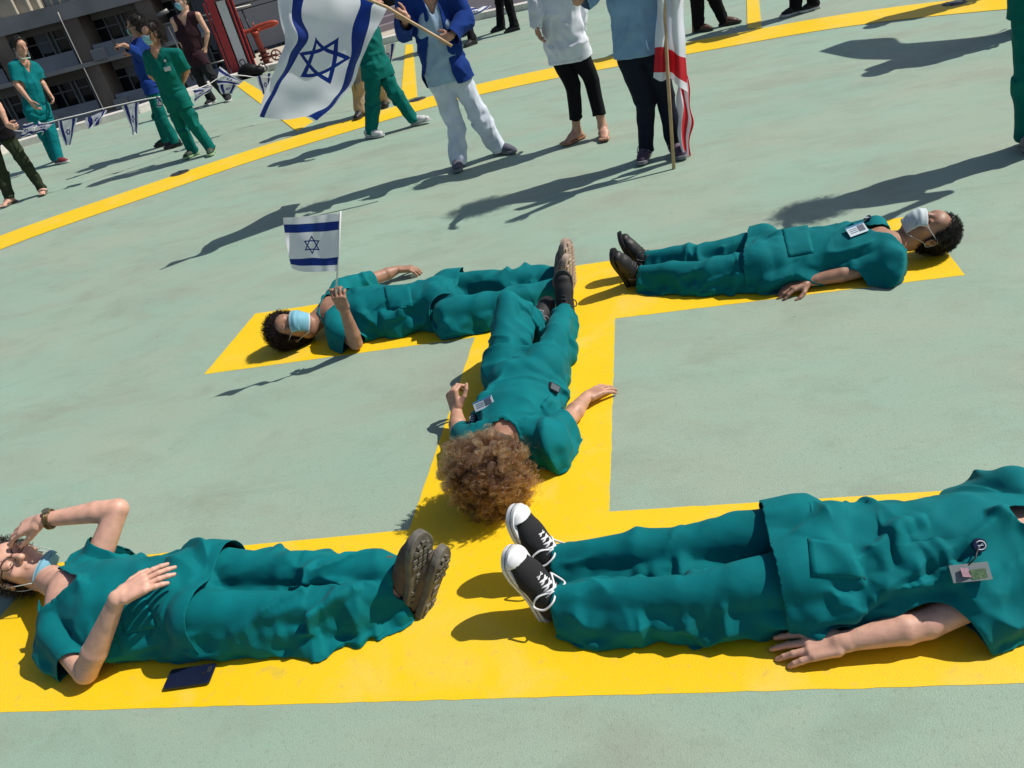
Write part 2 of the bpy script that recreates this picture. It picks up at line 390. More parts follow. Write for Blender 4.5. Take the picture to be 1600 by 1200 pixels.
def drape(P,Q,coll,bones,joint=(),seed=0,ex=(.05,.04),frames=34,its=7,bend=.05,floor=None,pin=None,g=9.8,off=.006,seedamp=.010,hold=.0,comp=.6,crease=0):
    """lets a garment fall and buckle over the body it is cut for"""
    N=len(P); nb,W,n4,W4,Bd=adjacency(P,Q); Nn=mesh_nor(P,Q)
    best=np.full(N,9.); A=np.zeros((N,3))
    for a,b in bones:
        ab=b-a; t=np.clip((P-a)@ab/(ab@ab),0,1); d=np.linalg.norm(P-a-t[:,None]*ab,axis=1); m=d<best; best[m]=d[m]; A[m]=nrm(ab)
    loc=np.full(N,.7)+.5*waves(P,6,seed+5)
    for c,r,s in joint: loc=loc+s*np.exp(-((P-c)**2).sum(1)/r**2)
    loc=np.clip(loc,0,2.6)
    Dv=P[nb]-P[:,None]; L0=np.linalg.norm(Dv,axis=2)+1e-9; al=((Dv/L0[...,None])*A[:,None]).sum(2)**2
    lc=(loc[:,None]+loc[nb])/2
    rest=L0*(1+(ex[0]*al+ex[1]*(1-al))*lc)
    Wn=W/np.maximum(W.sum(1),1e-9)[:,None]; W4n=W4/np.maximum(W4.sum(1),1e-9)[:,None]
    if Bd.any():
        bv=P[Bd]; dB=np.full(N,9.)
        for i in range(0,len(bv),64): dB=np.minimum(dB,np.sqrt(((P[:,None]-bv[None,i:i+64])**2).sum(2)).min(1))
        eb=np.clip(dB/.10,.12,1)
    else: eb=np.ones(N)
    rest=L0+(rest-L0)*((eb[:,None]+eb[nb])/2)
    X=P+(eb[:,None]*Nn)*((waves(P,9,seed)*.6+waves(P,19,seed+3)*.4)*seedamp*np.clip(loc,.3,1.6))[:,None]
    V=np.zeros_like(X); dt=1/60.; pin=np.zeros(N,bool) if pin is None else pin; free=~pin
    cs=[(p['a'],p['b'],p['ra'],p['rb'],p['side'],p['asp']) for p in coll if p['t']=='rc']
    inter=~Bd
    for f in range(frames):
        touch=np.zeros(N,bool)
        V[:,2]-=g*dt; V*=.93; Xp=X.copy(); X=X+V*dt
        for it in range(its):
            Dv=X[nb]-X[:,None]; L=np.sqrt((Dv*Dv).sum(2))+1e-9; s=(L-rest)/L; s=np.where(s<0,s*comp,s)
            X+=1.15*((s*Wn)[...,None]*Dv).sum(1)
            if it%2==0: lap=(X[n4]*W4n[...,None]).sum(1)-X; X+=bend*lap*inter[:,None]
            if it%3==2 or it==its-1:
                for a,b,ra,rb,sd,asp in cs:
                    ab=b-a; q=X-a; t=np.clip(q@ab/(ab@ab+1e-9),0,1); q=q-t[:,None]*ab
                    if sd is not None and asp!=1: o=q@sd; q=q-(o*(1-1/asp))[:,None]*sd
                    l=np.sqrt((q*q).sum(1))+1e-9; d=l-(ra+(rb-ra)*t)-off; m=(d<0)
                    if m.any():
                        n_=q[m]/l[m][:,None]
                        if sd is not None and asp!=1: n_=n_+((n_@sd)*(asp-1))[:,None]*sd
                        X[m]-=n_*d[m][:,None]; touch|=m
                if floor is not None: X[:,2]=np.maximum(X[:,2],floor)
            if hold: X+=hold*(P-X)
            X[pin]=P[pin]
        V=(X-Xp)/dt; sp=np.linalg.norm(V,axis=1); mx=.8; V*=np.minimum(1,mx/(sp+1e-9))[:,None]
        V[touch]*=.12
        if floor is not None: V[X[:,2]<=floor+.001]*=.2
    return X
# ---------------------------------------------------------------- people
def head_prims(H,U,F,s=1.,k=.016,full=True):
    Rr=np.cross(F,U); ax=np.array([Rr,F,U])
    L=lambda x,y,z:H+(Rr*x+F*y+U*z)*s
    def E(x,y,z,a,b,c,k_=k,sub=False): return el(L(x,y,z),np.array([a,b,c])*s,ax,k_*s,sub)
    P=[E(0,-.015,.035,.074,.094,.086),E(0,.030,-.035,.058,.060,.078,.03),E(0,.062,-.088,.026,.022,.020,.03),
       E(0,.070,.035,.052,.026,.040,.03)]
    if full:
        P+=[E(.032,.102,.008,.017,.014,.012,.012,True),E(-.032,.102,.008,.017,.014,.012,.012,True),
            E(.031,.076,.006,.0135,.0135,.0115,.004),E(-.031,.076,.006,.0135,.0135,.0115,.004),
            rc(L(0,.090,.016),L(0,.113,-.022),.008*s,.0125*s,.012*s),
            E(.011,.098,-.026,.009,.010,.007,.006),E(-.011,.098,-.026,.009,.010,.007,.006),
            rc(L(-.020,.082,-.052),L(.020,.082,-.052),.007*s,.007*s,.005*s),rc(L(-.016,.081,-.061),L(.016,.081,-.061),.0075*s,.0075*s,.005*s),
            E(.042,.055,-.022,.022,.022,.020,.02),E(-.042,.055,-.022,.022,.022,.020,.02)]
        for sg in(1,-1):
            P+=[el(L(sg*.078,-.004,-.004),np.array([.008,.019,.031])*s,ax,.008*s),el(L(sg*.087,.000,-.002),np.array([.006,.010,.019])*s,ax,.003*s,True)]
    return P
def hand_prims(W,D,N,T,s=1.,curl=(15,20,15),spread=.10,thumb=1.,per=None):
    """W wrist, D towards the fingers, N out of the back of the hand, T towards the thumb"""
    D=nrm(D); T=nrm(T-D*(T@D)); N=nrm(np.cross(D,T)*np.sign(np.cross(D,T)@N)); P=[]
    off=[.031,.010,-.011,-.030]; kn=[.084,.090,.087,.079]; ln=[.95,1.07,1.0,.78]
    P+=[rc(W-D*.006,W+D*.014,.0225*s,.022*s,.006,T,1.22),bx(W+(D*.052-N*.002)*s,np.array([.034,.026,.004])*s,[D,T,N],.009*s,.012)]
    for i in range(4):
        K=W+(D*kn[i]+T*off[i])*s
        P.append(rc(W+(D*.015+T*off[i]*.55)*s,K,.0125*s,.0108*s,.008))
        a=0; p=K; d0=nrm(D+T*(off[i]/.03)*spread); cc=curl if per is None else per[i]
        for j,(l,r1,r2) in enumerate(zip((.041,.026,.021),(.0100,.0088,.0080),(.0088,.0080,.0066))):
            a+=R(cc[j]); d=d0*math.cos(a)-N*math.sin(a); q=p+d*l*ln[i]*s
            P.append(rc(p,q,r1*s,r2*s,.0035)); p=q
    b=W+(D*.022+T*.022-N*.008)*s; d=nrm(D*.62+T*.75*thumb-N*.30); q=b+d*.046*s
    P.append(rc(b,q,.0165*s,.0115*s,.012)); d2=nrm(D*.85+T*.42*thumb-N*.28); q2=q+d2*.033*s; P.append(rc(q,q2,.0110*s,.0098*s,.003)); P.append(rc(q2,q2+nrm(D*.95+T*.15*thumb-N*.3)*.024*s,.0098*s,.0075*s,.002))
    return P
def hand_box(W,D,m=.130):
    c=W+nrm(D)*.088; return (c-m,c+m)
def foot_prims(A,T,U,s=1.,side=1):
    """bare foot; A ankle, T towards the toes, U away from the sole, side=+1 when the big toe lies along cross(U,T)"""
    Sd=nrm(np.cross(U,T))*side; L=lambda x,y,z:A+(T*x+Sd*y+U*z)*s
    P=[rc(L(-.035,0,-.045),L(.05,0,-.040),.028*s,.026*s,.02,Sd,1.15),rc(L(0,0,0),L(.06,.004,-.035),.036*s,.027*s,.03,Sd,1.1),rc(L(.06,.004,-.038),L(.135,.004,-.058),.026*s,.015*s,.02,Sd,1.9)]
    for i,(y,x0,r,l) in enumerate(((.032,.135,.0125,.045),(.012,.145,.0085,.036),(-.005,.142,.008,.032),(-.020,.134,.0078,.027),(-.034,.124,.0078,.023))):
        P.append(rc(L(x0,y,-.062),L(x0+l,y*1.05,-.064),r*s,r*.9*s,.003))
    return P
def sole_outline(s,grow=0.,n=14,pts=None):
    """half widths along the shoe, heel at -.075 to toe at .195"""
    xs=np.array([-.075,-.068,-.05,-.02,.02,.06,.10,.135,.165,.183,.193,.196])
    hw=np.array([.006,.022,.033,.035,.032,.036,.044,.046,.040,.029,.014,.004])
    xx=np.concatenate([[-.075],-.075+.27*np.sin(np.linspace(0.04,math.pi/2,30)*1.)**2*.9996,[.196]]); xx=np.linspace(0,1,34); xx=-.075+.271*(xx-.14*np.sin(2*math.pi*xx)); hw=np.interp(xx,xs,hw); e0=np.clip((xx+.0752)/.03,0,1); e1=np.clip((.1962-xx)/.05,0,1); hw=np.maximum(np.interp(xx,[-.075,-.03,.02,.06,.11,.15,.196],[.036,.036,.033,.037,.046,.045,.036])*np.sqrt(1-(1-e0)**2)**.9*np.sqrt(1-(1-e1)**2)**.95,.002); xs=xx
    L=[(x*s+(grow if x>.1 else (-grow if x<-.03 else 0)),(h*s+grow)) for x,h in zip(xs,hw)]
    return L+[(x,-h) for x,h in reversed(L)]
def shoe(par,base,A,T,U,kind,s=1.,side=1,vox=.004):
    """A ankle joint, T towards the toes, U away from the sole"""
    T=nrm(T); U=nrm(U-T*(U@T)); Sd=nrm(np.cross(U,T))*side
    O=A-U*.082*s; L=lambda x,y,z:O+(T*x+Sd*y+U*z)*s
    st=dict(sneaker=(.026,M_white),boot=(.024,M_sole),leather=(.022,M_black),canvas=(.030,M_white),tan=(.028,None),slip=(.014,M_white),flip=(.014,None)).get(kind['t'],(.02,M_white))
    th=kind.get('th',st[0]); ms=kind.get('sole') or st[1] or M_sole
    if kind['t']!='flip':
        pr=[rc(L(-.035,0,.050),L(.05,0,.046),.036*s,.034*s,.02,Sd,1.05),rc(L(.02,0,.062),L(.10,0,.045),.036*s,.032*s,.03,Sd,1.18),
            rc(L(.09,0,.040),L(.150,.004,.034),.034*s,.026*s,.02,Sd,1.40)]
        top=.092
        if kind['t'] in('boot','canvas_hi'): top=.150
        pr.append(rc(L(-.022,0,.06),L(-.028,0,top+.03),.042*s,.044*s,.02,Sd,.95,[plane(L(0,0,top),U*1.0-T*.15)]))
        cuts=[plane(L(0,0,th*.6),-U)]
        P,Q=polygonise(pr,vox,cuts=cuts,cap_open=False)
        P=P+waves(P,40,3)[:,None]*U*.0006
        up=mesh_obj(kind.get('name','shoe'),P,Q,kind['upper'],par,base)
    else: up=None
    m=MB(); out=sole_outline(s,.004 if kind['t']!='slip' else .001); n=len(out)
    rows=[(-.000,.90),(.004,1.0),(th*s*.55,1.0 if kind['t']!='canvas' else .985),(th*s,.97)]
    curve=lambda x:(max(0,x/s-.13)**2)*2.2*s*kind.get('rocker',1.)
    P=[O+T*x*(1 if g==1 else 1-.004)+Sd*y*g+U*(z+curve(x)) for z,g in rows for x,y in out]
    F_=[tuple(range(n-1,-1,-1)),tuple(range(3*n,4*n))]+[(r*n+i,r*n+(i+1)%n,(r+1)*n+(i+1)%n,(r+1)*n+i) for r in range(3) for i in range(n)]
    m.add(P,F_)
    sole=m.build('sole',[ms],up or par,base)
    if up is None: up=sole; sole.name='sandal'
    def lug(x0,x1,y0,y1,mm):
        mm.box(L((x0+x1)/2,(y0+y1)/2,-.0015)+U*curve((x0+x1)/2*s),np.array([abs(x1-x0)/2,abs(y1-y0)/2,.0035])*s,[T,Sd,U],.0012)
    if kind.get('lugs'):
        mm=MB()
        if kind['lugs']=='boot':
            for k in range(9):
                a=-2.05+k*.512
                for r0,r1 in((.024,.038),):
                    c=L(.115+.055*math.cos(a),.031*math.sin(a),-.002)
                    d=nrm(T*math.cos(a)*1.0+Sd*math.sin(a)); mm.box(c+U*curve(.115*s+.055*math.cos(a)*s),np.array([.008,.0065,.004])*s,[d,nrm(np.cross(U,d)),U],.001)
            for x in(.09,.115,.14):
                for y in(-.010,.010): lug(x-.009,x+.009,y-.007,y+.007,mm)
            for x in(-.058,-.036,-.014): 
                for y in(-.017,.017): lug(x-.007,x+.007,y-.013,y+.013,mm)
            for x in(.028,.05): lug(x-.007,x+.007,-.018,.018,mm)
        else:
            for x in np.arange(-.062,.185,.0215):
                for y,hw in((-.028,.011),(0,.013),(.028,.011)):
                    lim=np.interp(x,[-.075,-.05,.02,.10,.165,.195],[.01,.033,.032,.045,.040,.012])
                    if abs(y)<lim-.004: lug(x-.0085,x+.0085,y-hw,y+hw,mm)
        mm.build('tread',[kind.get('tread',ms)],up,base)
    if kind.get('laces'):
        mm=MB(); ml=kind['laces']
        zt=lambda x:np.interp(x,[.02,.05,.085,.12],[.104,.094,.080,.066])
        for k in range(5):
            x=.035+k*.017; z=zt(x)
            mm.tube([L(x,-.024,z-.010),L(x+.004,-.010,z+.001),L(x+.010,.010,z-.001),L(x+.013,.024,z-.014)],.0034*s,5)
            mm.tube([L(x,.024,z-.010),L(x+.004,.010,z+.002),L(x+.010,-.010,z-.001),L(x+.013,-.024,z-.014)],.0034*s,5)
        mm.tube(smooth_path([L(.03,0,.103),L(.025,.035,.112),L(.015,.058,.085),L(.03,.060,.055),L(.05,.040,.075),L(.032,0,.104)]),.0034*s,5)
        mm.tube(smooth_path([L(.03,0,.103),L(.025,-.035,.110),L(.015,-.060,.080),L(.04,-.062,.05),L(.055,-.038,.078),L(.03,0,.104)]),.0034*s,5)
        mm.build('laces',[ml],up,base,smooth=True)
    if kind['t']=='canvas':
        pr=[rc(L(.138,0,.033),L(.162,.004,.030),.034*s,.0285*s,.02,Sd,1.42,[plane(L(.154,0,0),-T)])]
        P,Q=polygonise(pr,.003,cuts=[plane(L(0,0,.018),-U)],cap_open=False); mesh_obj('toe_cap',P,Q,M_white,up,base)
        mm=MB(); o2=sole_outline(s,.0052); n=len(o2)
        P=[O+T*x+Sd*y+U*(z*s+curve(x)) for z in(.019,.0215) for x,y in o2]; mm.add(P,[(i,(i+1)%n,n+(i+1)%n,n+i) for i in range(n)]); mm.build('foxing_stripe',[M_black],up,base)
        mm=MB()
        for k in range(5):
            for sg in(-1,1):
                x=.035+k*.017; z=np.interp(x,[.02,.05,.085,.12],[.104,.094,.080,.066])-.013; mm.tube([L(x,sg*.026,z),L(x,sg*.030,z)],.004*s,6)
        mm.build('eyelets',[mat('eyelet_metal',(.6,.6,.6),.3,1)],up,base)
    if kind['t']=='boot':
        for sg in(-1,1):
            mm=MB(); mm.prism([L(-.045,sg*.041,.148),L(.0,sg*.041,.148),L(-.012,sg*.044,.085),L(-.034,sg*.044,.085)],Sd*sg*.003); mm.build('elastic_panel',[M_black],up,base)
        mm=MB(); mm.tube(smooth_path([L(-.066,0,.135),L(-.085,0,.165),L(-.070,0,.185),L(-.056,0,.16)]),.006*s,6); mm.build('pull_tab',[M_boot],up,base,smooth=True)
    return up
def mask_mesh(par,base,H,U,F,s=1.,m=None,low=0.,white_edge=True,tilt=0.):
    """pleated face mask; low>0 when pulled down under the chin"""
    Rr=np.cross(F,U); nu,nv=15,17; P=[]
    for j in range(nv):
        v=j/(nv-1)                                   # 0 nose .. 1 chin
        for i in range(nu):
            u=-1+2*i/(nu-1); a=u*1.02
            z=np.interp(v,[0,1],[-.004-low,-.118-low*.25])
            nose=np.interp(v,[0,.25,.6,1],[.122,.136,.126,.086])-low*np.interp(v,[0,.3,1],[.30,.30,.1])
            side=np.interp(v,[0,.5,1],[.058,.062,.040])
            y=side+(nose-side)*math.cos(a)**1.3; x=math.sin(a)*(.079-.012*v)
            pl=.0035*(abs((v*4)%1-.5)*2-.5)*(1-.6*abs(u)); y+=pl
            z+= .012*abs(u)**2*(1 if v<.5 else -1)*(-1 if v<.5 else -.9)
            P.append(H+(Rr*x+F*y+U*z)*s)
    Q=[(j*nu+i,j*nu+i+1,(j+1)*nu+i+1,(j+1)*nu+i) for j in range(nv-1) for i in range(nu-1)]
    o=mesh_obj('face_mask',P,Q,[m or M_mask,M_maskw],par,base,True,[1 if (q[0]//nu in(0,nv-2)) else 0 for q in Q])
    sm=o.modifiers.new('thick','SOLIDIFY'); sm.thickness=.0015
    mm=MB()
    for sg in(0,nu-1):
        sd=-1 if sg==0 else 1; ear=H+(Rr*sd*.083-F*.022-U*.000)*s; eb=H+(Rr*sd*.082-F*.020-U*.030)*s
        mm.tube(smooth_path([P[sg],H+(Rr*sd*.083+F*.02+U*(.012-low*.5))*s,H+(Rr*sd*.084-F*.008+U*.022)*s,ear,eb,H+(Rr*sd*.078+F*.005-U*(.04+low*.4))*s,P[(nv-1)*nu+sg]],4),.0017*s,5)
    mm.build('ear_loops',[M_maskw],o,base,smooth=True)
    return o
def strands(name,par,base,root,nor,n,length,m,bias=(0,0,-1),curl=.0,freq=6.,r=.0004,steps=10,bmix=.7,jit=.35,floor=None,seed=1,clump=1,cr=.003):
    rg=np.random.RandomState(seed); idx=rg.randint(0,len(root),n); p=root[idx]+rg.randn(n,3)*.0015; nn=nor[idx]+rg.randn(n,3)*jit; nn/=np.linalg.norm(nn,axis=1)[:,None]
    L=length*rg.uniform(.65,1.1,n); bias=np.asarray(bias,float); bias=bias if bias.ndim==2 else np.tile(bias,(n,1))
    if len(bias)!=n: bias=bias[idx]
    out=np.zeros((n,steps,3)); c=p.copy(); out[:,0]=c; ph=rg.uniform(0,6.3,n); fr=freq*rg.uniform(.7,1.3,n); ca=curl*rg.uniform(.6,1.3,n)
    for k in range(1,steps):
        t=k/(steps-1); d=nn*(1-t*bmix)+bias*t*bmix*1.4; d/=np.linalg.norm(d,axis=1)[:,None]+1e-9
        c=c+d*(L/(steps-1))[:,None]
        e1=np.cross(d,[.3,.5,.81]); e1/=np.linalg.norm(e1,axis=1)[:,None]+1e-9; e2=np.cross(d,e1)
        a=ph+fr*6.283*t
        out[:,k]=c+(e1*np.cos(a)[:,None]+e2*np.sin(a)[:,None])*(ca*min(1,t*3))[:,None]
        if floor is not None: out[:,k,2]=np.maximum(out[:,k,2],floor)
    if clump>1:
        of=rg.randn(n,clump,3)*cr; tw=rg.uniform(-.9,.9,(n,clump)); o3=[]
        for k in range(clump):
            t=np.linspace(0,1,steps)[None,:,None]; sh=of[:,k][:,None,:]*(.35+.9*t)
            a=(np.linspace(0,1,steps)[None]*9*tw[:,k][:,None]); w_=np.stack([np.sin(a+k),np.cos(a*1.3+k),np.sin(a*.7+2*k)],-1)*cr*.5*t
            o3.append(out+sh+w_)
        out=np.concatenate(o3,0); n=len(out)
        if floor is not None: out[:,:,2]=np.maximum(out[:,:,2],floor)
    hc=bpy.data.hair_curves.new(name); hc.add_curves([steps]*n); P=(out-np.asarray(base)).reshape(-1,3).astype(np.float32)
    hc.points.foreach_set('position',P.ravel())
    at=hc.attributes.get('radius') or hc.attributes.new('radius','FLOAT','POINT')
    rad=np.tile(np.linspace(1,.35,steps)*r,n).astype(np.float32); at.data.foreach_set('value',rad)
    hc.materials.append(m); o=link(name,hc,par); return o
def hair(par,base,H,U,F,s,h,vox=.006,floor=None):
    Rr=np.cross(F,U); ax=np.array([Rr,F,U]); L=lambda x,y,z:H+(Rr*x+F*y+U*z)*s; g=h.get('grow',.010)
    pr=[el(L(0,-.017,.037),np.array([.074+g,.094+g,.086+g])*s,ax,.02)]
    if h['t']!='short': pr.append(el(L(0,-.055,-.03),np.array([.066,.05,.07])*s,ax,.03))
    else: pr.append(el(L(0,-.045,-.02),np.array([.062,.052,.06])*s,ax,.03))
    pr+=[rc(a,b,ra*s,rb*s,.03) for a,b,ra,rb in [(L(*q[0]),L(*q[1]),q[2],q[3]) for q in h.get('extra',[])]]
    ct=plane(L(0,.052,.055),F*.80-U*.52); c2=plane(L(0,.022,-.01),F*.9-U*.25)
    cut=lambda X:np.minimum(np.maximum(ct(X),-1),np.maximum(c2(X),ct(X)))
    P,Q=polygonise(pr,vox,cuts=[lambda X:np.maximum(ct(X),np.minimum(c2(X),ct(X)+.03))],cap_open=False)
    P=P+mesh_nor(P,Q)*(waves(P,45,4)*.0018)[:,None]
    if floor is not None: P[:,2]=np.maximum(P[:,2],floor)
    o=mesh_obj('hair',P,Q,mat('hair_base_'+h['c'],HC_[h['c']][0],.6,bump=.5,bs=90),par,base)
    nn=mesh_nor(P,Q)
    if h.get('n'):
        strands('hair_strands',o,base,P,nn,h['n'],h.get('len',.03),hair_mat('hair_'+h['c'],*HC_[h['c']]),h.get('bias',(0,0,-1)),h.get('curl',.004),h.get('freq',2),h.get('r',.0006),h.get('steps',7),h.get('bmix',.5),floor=floor,seed=h.get('seed',3))
    return o
HC_=dict(black=((.005,.004,.004),(.010,.008,.007)),dark=((.010,.007,.006),(.025,.015,.011)),brown=((.035,.020,.012),(.09,.05,.028)),curly=((.020,.009,.005),(.135,.060,.025)),grey=((.10,.09,.085),(.2,.19,.18)))

def facet(P,Q,its=5,sig=.30,upd=10,amt=1.):
    """turns soft undulations into flat panels meeting in crisp folds, as pressed cotton does"""
    N=len(P); K=7; o=np.argsort(Q.ravel(),kind='stable'); vs=Q.ravel()[o]; fs=o//4; cnt=np.bincount(vs,minlength=N); st=np.concatenate([[0],np.cumsum(cnt)[:-1]]); sl=np.arange(len(vs))-st[vs]; ok=sl<K
    VF=np.zeros((N,K),int); VM=np.zeros((N,K)); VF[vs[ok],sl[ok]]=fs[ok]; VM[vs[ok],sl[ok]]=1
    P=P.copy()
    def fn(P):
        n=np.cross(P[Q[:,2]]-P[Q[:,0]],P[Q[:,3]]-P[Q[:,1]]); return n/(np.linalg.norm(n,axis=1)[:,None]+1e-12)
    nb=VF[Q].reshape(len(Q),-1); nm=VM[Q].reshape(len(Q),-1)
    n=fn(P)
    for i in range(its):
        nn=n[nb]; w_=nm*np.exp(-((nn-n[:,None])**2).sum(2)/sig**2); n=(nn*w_[...,None]).sum(1); n/=np.linalg.norm(n,axis=1)[:,None]+1e-12
    for i in range(upd):
        c=P[Q].mean(1); d=((c[VF]-P[:,None])*n[VF]).sum(2)*VM
        P+=amt*(n[VF]*d[...,None]).sum(1)/np.maximum(VM.sum(1),1)[:,None]
    return P
def trim(P,Q,n=8):
    """evens out the open edges of a cut cloth"""
    H=np.sort(np.vstack([Q[:,[0,1]],Q[:,[1,2]],Q[:,[2,3]],Q[:,[3,0]]]),1); u,c=np.unique(H,axis=0,return_counts=True); E=u[c==1]
    if not len(E): return P
    P=P.copy(); cnt=np.zeros(len(P)); np.add.at(cnt,E.ravel(),1); b=cnt>0
    for i in range(n):
        A=np.zeros_like(P); np.add.at(A,E[:,0],P[E[:,1]]); np.add.at(A,E[:,1],P[E[:,0]])
        P[b]=P[b]*.4+.6*(A[b]/cnt[b][:,None])
    return P
KW=dict(ex=(.085,.11),frames=22,its=6,bend=.010,hold=.008,seedamp=.015,crease=.032)
LIMB=dict(ua=.044,el=.037,fa=.041,wr=.025)
def person(sp):
    """builds one clothed figure from its joints; returns the top-level body"""
    J={k:np.asarray(v,float) for k,v in sp['J'].items()}; s=sp.get('s',1.); fat=sp.get('fat',1.); near=sp.get('near',0)
    base=sp.get('base'); base=np.array([J['pelvis'][0],J['pelvis'][1],0.]) if base is None else np.array([base[0],base[1],0.])
    fl=sp.get('floor',None); skin=sp.get('skinm') or SKIN[sp.get('skin','tan')]
    Sd=nrm(J['shR']-J['shL']); Ut=nrm(J['neck']-J['pelvis']); Fr=nrm(np.cross(Ut,Sd)); 
    if 'front' in sp and Fr@np.asarray(sp['front'])<0: Fr=-Fr
    Fr=nrm(Fr); Sp=nrm(J['hiR']-J['hiL'])
    hU,hF=nrm(sp['hup']),np.asarray(sp['face'],float); hF=nrm(hF-hU*(hF@hU))
    top=sp.get('top',{}); bot=sp.get('bot',{})
    # ---- body
    waist=J['pelvis']*.5+J['chest']*.5
    upc=J['neck']-Ut*.05
    B=chain([J['pelvis']-Ut*.02,waist,J['chest'],upc],np.array([.082,.075,.085,.060])*fat*s,.04,Sd,[1.55,1.5,1.5,1.75]); TC=list(B); B=chain([J['pelvis']-Ut*.02,waist,J['chest'],upc],np.array([.066,.062,.076,.060])*fat*s,.04,Sd,[1.45,1.45,1.45,1.7]); B0=list(B)
    nb=J['head']-hU*.085*s-hF*.018*s
    B+=[rc(upc,nb,.056*s,.052*s,.04),rc(nb,nb+hU*.05,.052*s,.050*s,.03)]
    B+=head_prims(J['head'],hU,hF,s*sp.get('hs',1.))
    FA=[]; LG=[]; nT=4
    for d in 'LR':
        sh,e,wv=J['sh'+d],J['el'+d],J['wr'+d]
        q=fat*.5+.5
        m1=e+(wv-e)*.28
        B+=[rc(upc+(sh-upc)*.3,sh,.052*s,.050*s*q,.04),rc(sh,e,.047*s*q,.037*s*q,.012),rc(e,m1,.036*s*q,.0395*s*q,.008),rc(m1,wv,.0395*s*q,.0245*s,.006)]; FA+=B[-2:]
        h,k_,a=J['hi'+d],J['kn'+d],J['an'+d]
        LC_=[rc(h,k_,.072*s*fat,.048*s,.04),rc(k_,k_+(a-k_)*.35,.048*s,.050*s,.02),rc(k_+(a-k_)*.35,a,.050*s,.034*s,.02)]; LG+=LC_
        z_=.70 if bot.get('end',.93)>.85 else 1.
        B+=[rc(h,k_,.055*s*fat,.036*s,.03),rc(k_,k_+(a-k_)*.35,.036*s*(1/.72*z_ if z_==1 else 1),.050*s*z_,.02),rc(k_+(a-k_)*.35,a,.050*s*z_,.034*s,.02)]
    boxes=[]; hv={0:.0042,1:.0034,2:.0028}[near]; bv={0:.010,1:.008,2:.0065}[near]
    for d in 'LR':
        hd=sp.get('hand'+d,{})
        if hd is None: continue
        D=nrm(hd.get('d',J['wr'+d]-J['el'+d])); N=nrm(hd.get('n',Fr)); T=np.asarray(hd.get('t',np.cross(D,N)*(1 if d=='R' else -1)),float)
        B+=hand_prims(J['wr'+d],D,N,T,s*hd.get('s',.97),hd.get('curl',(18,22,15)),hd.get('spread',.12),hd.get('thumb',1.),hd.get('per'))
        b=hand_box(J['wr'+d],D); boxes.append((b[0],b[1],hv))
    if sp.get('head_vis',True):
        c=J['head']-hU*.01; boxes.append((c-.145,c+.145,{0:.0048,1:.0036,2:.003}[near]))
    for d in 'LR':
        ft=sp.get('foot'+d)
        if ft and ft['t']=='flip':
            T,U=nrm(ft['T']),nrm(ft['U']); B+=foot_prims(J['an'+d],T,U,s,ft.get('side',1 if d=='L' else -1)); c=J['an'+d]+T*.07-U*.03; boxes.append((c-.15,c+.15,.004))
    # drop overlapping refinements
    bb=[]
    for b in boxes:
        if all(((b[0]>c[1])|(b[1]<c[0])).any() for c in bb): bb.append(b)
        else:
            m=[c for c in bb if not ((b[0]>c[1])|(b[1]<c[0])).any()]
            lo=np.min([b[0]]+[c[0] for c in m],0); hi=np.max([b[1]]+[c[1] for c in m],0)
            bb=[c for c in bb if not any(c is q for q in m)]+[(lo,hi,min([b[2]]+[c[2] for c in m]))]
    P,Q=fine_mesh(B,bv,bb)
    if fl is not None: P[:,2]=np.maximum(P[:,2],fl)
    body=mesh_obj('person',P,Q,skin,None,base)
    tag(body,sp['label'],'person',sp.get('group'))
    # ---- garments
    gv={0:.016,1:.011,2:.009}[near]
    coll=[q for q in B[:sp.get('ncoll',4)]]
    coll=[q for q in TC+[q for q in B if q['t']=='rc' and not q['sub'] and max(q['ra'],q['rb'])>.022 and not any(q is b_ for b_ in B0)]+LG]
    coll0=coll; fore=set(id(q) for q in FA)
    def garment(name,prims,m,cuts,bones,joint,seed,kw,pinf,thick=.002,parent=body,off=.006,post=None,more=()):
        coll=[q for q in coll0 if name=='trousers' or top.get('sleeve',.62)>1 or id(q) not in fore]+list(more)
        flo=.006 if fl is not None else None; cf=.003 if fl is not None else None
        P,Q=polygonise(prims,gv*sp.get('gv',1.),cuts=cuts,floor=cf); P=trim(P.astype(float),Q)
        pinw=(lambda X:pinf(X)) if pinf else (lambda X:None)
        cv={0:.030,1:.027,2:.025}[near]
        Pc,Qc=polygonise(prims,cv,cuts=cuts,floor=cf); Pc=trim(Pc.astype(float),Qc)
        Xc=drape(Pc,Qc,coll,bones,joint,seed,floor=flo,pin=pinw(Pc),off=off,**{**kw,'ex':kw['ex']})
        Nc=mesh_nor(Pc,Qc); Nf=mesh_nor(P,Q); dc=Xc-Pc
        kd=KDTree(len(Pc)); [kd.insert(Vector(v),i) for i,v in enumerate(Pc)]; kd.balance()
        D=np.zeros_like(P)
        for i in range(len(P)):
            r=kd.find_n(Vector(P[i]),6); id_=[q[1] for q in r]; w_=np.array([1/(q[2]**2+1e-5) for q in r])*np.maximum(Nc[id_]@Nf[i],.02); D[i]=(dc[id_]*w_[:,None]).sum(0)/w_.sum()
        P0=P.copy(); P=P+D
        H_=np.sort(np.vstack([Q[:,[0,1]],Q[:,[1,2]],Q[:,[2,3]],Q[:,[3,0]]]),1); u_,c_=np.unique(H_,axis=0,return_counts=True); bi=np.unique(u_[c_==1].ravel()); dd=np.full(len(P),.2)
        for i in range(0,len(bi),64): dd=np.minimum(dd,np.sqrt(((P0[:,None]-P0[bi][None,i:i+64])**2).sum(2)).min(1))
        ed=np.clip(dd/.07,.2,1)[:,None]
        P=P+Nf*ed*creases(P0,bones,joint,seed,kw.get('crease',.012))[:,None]
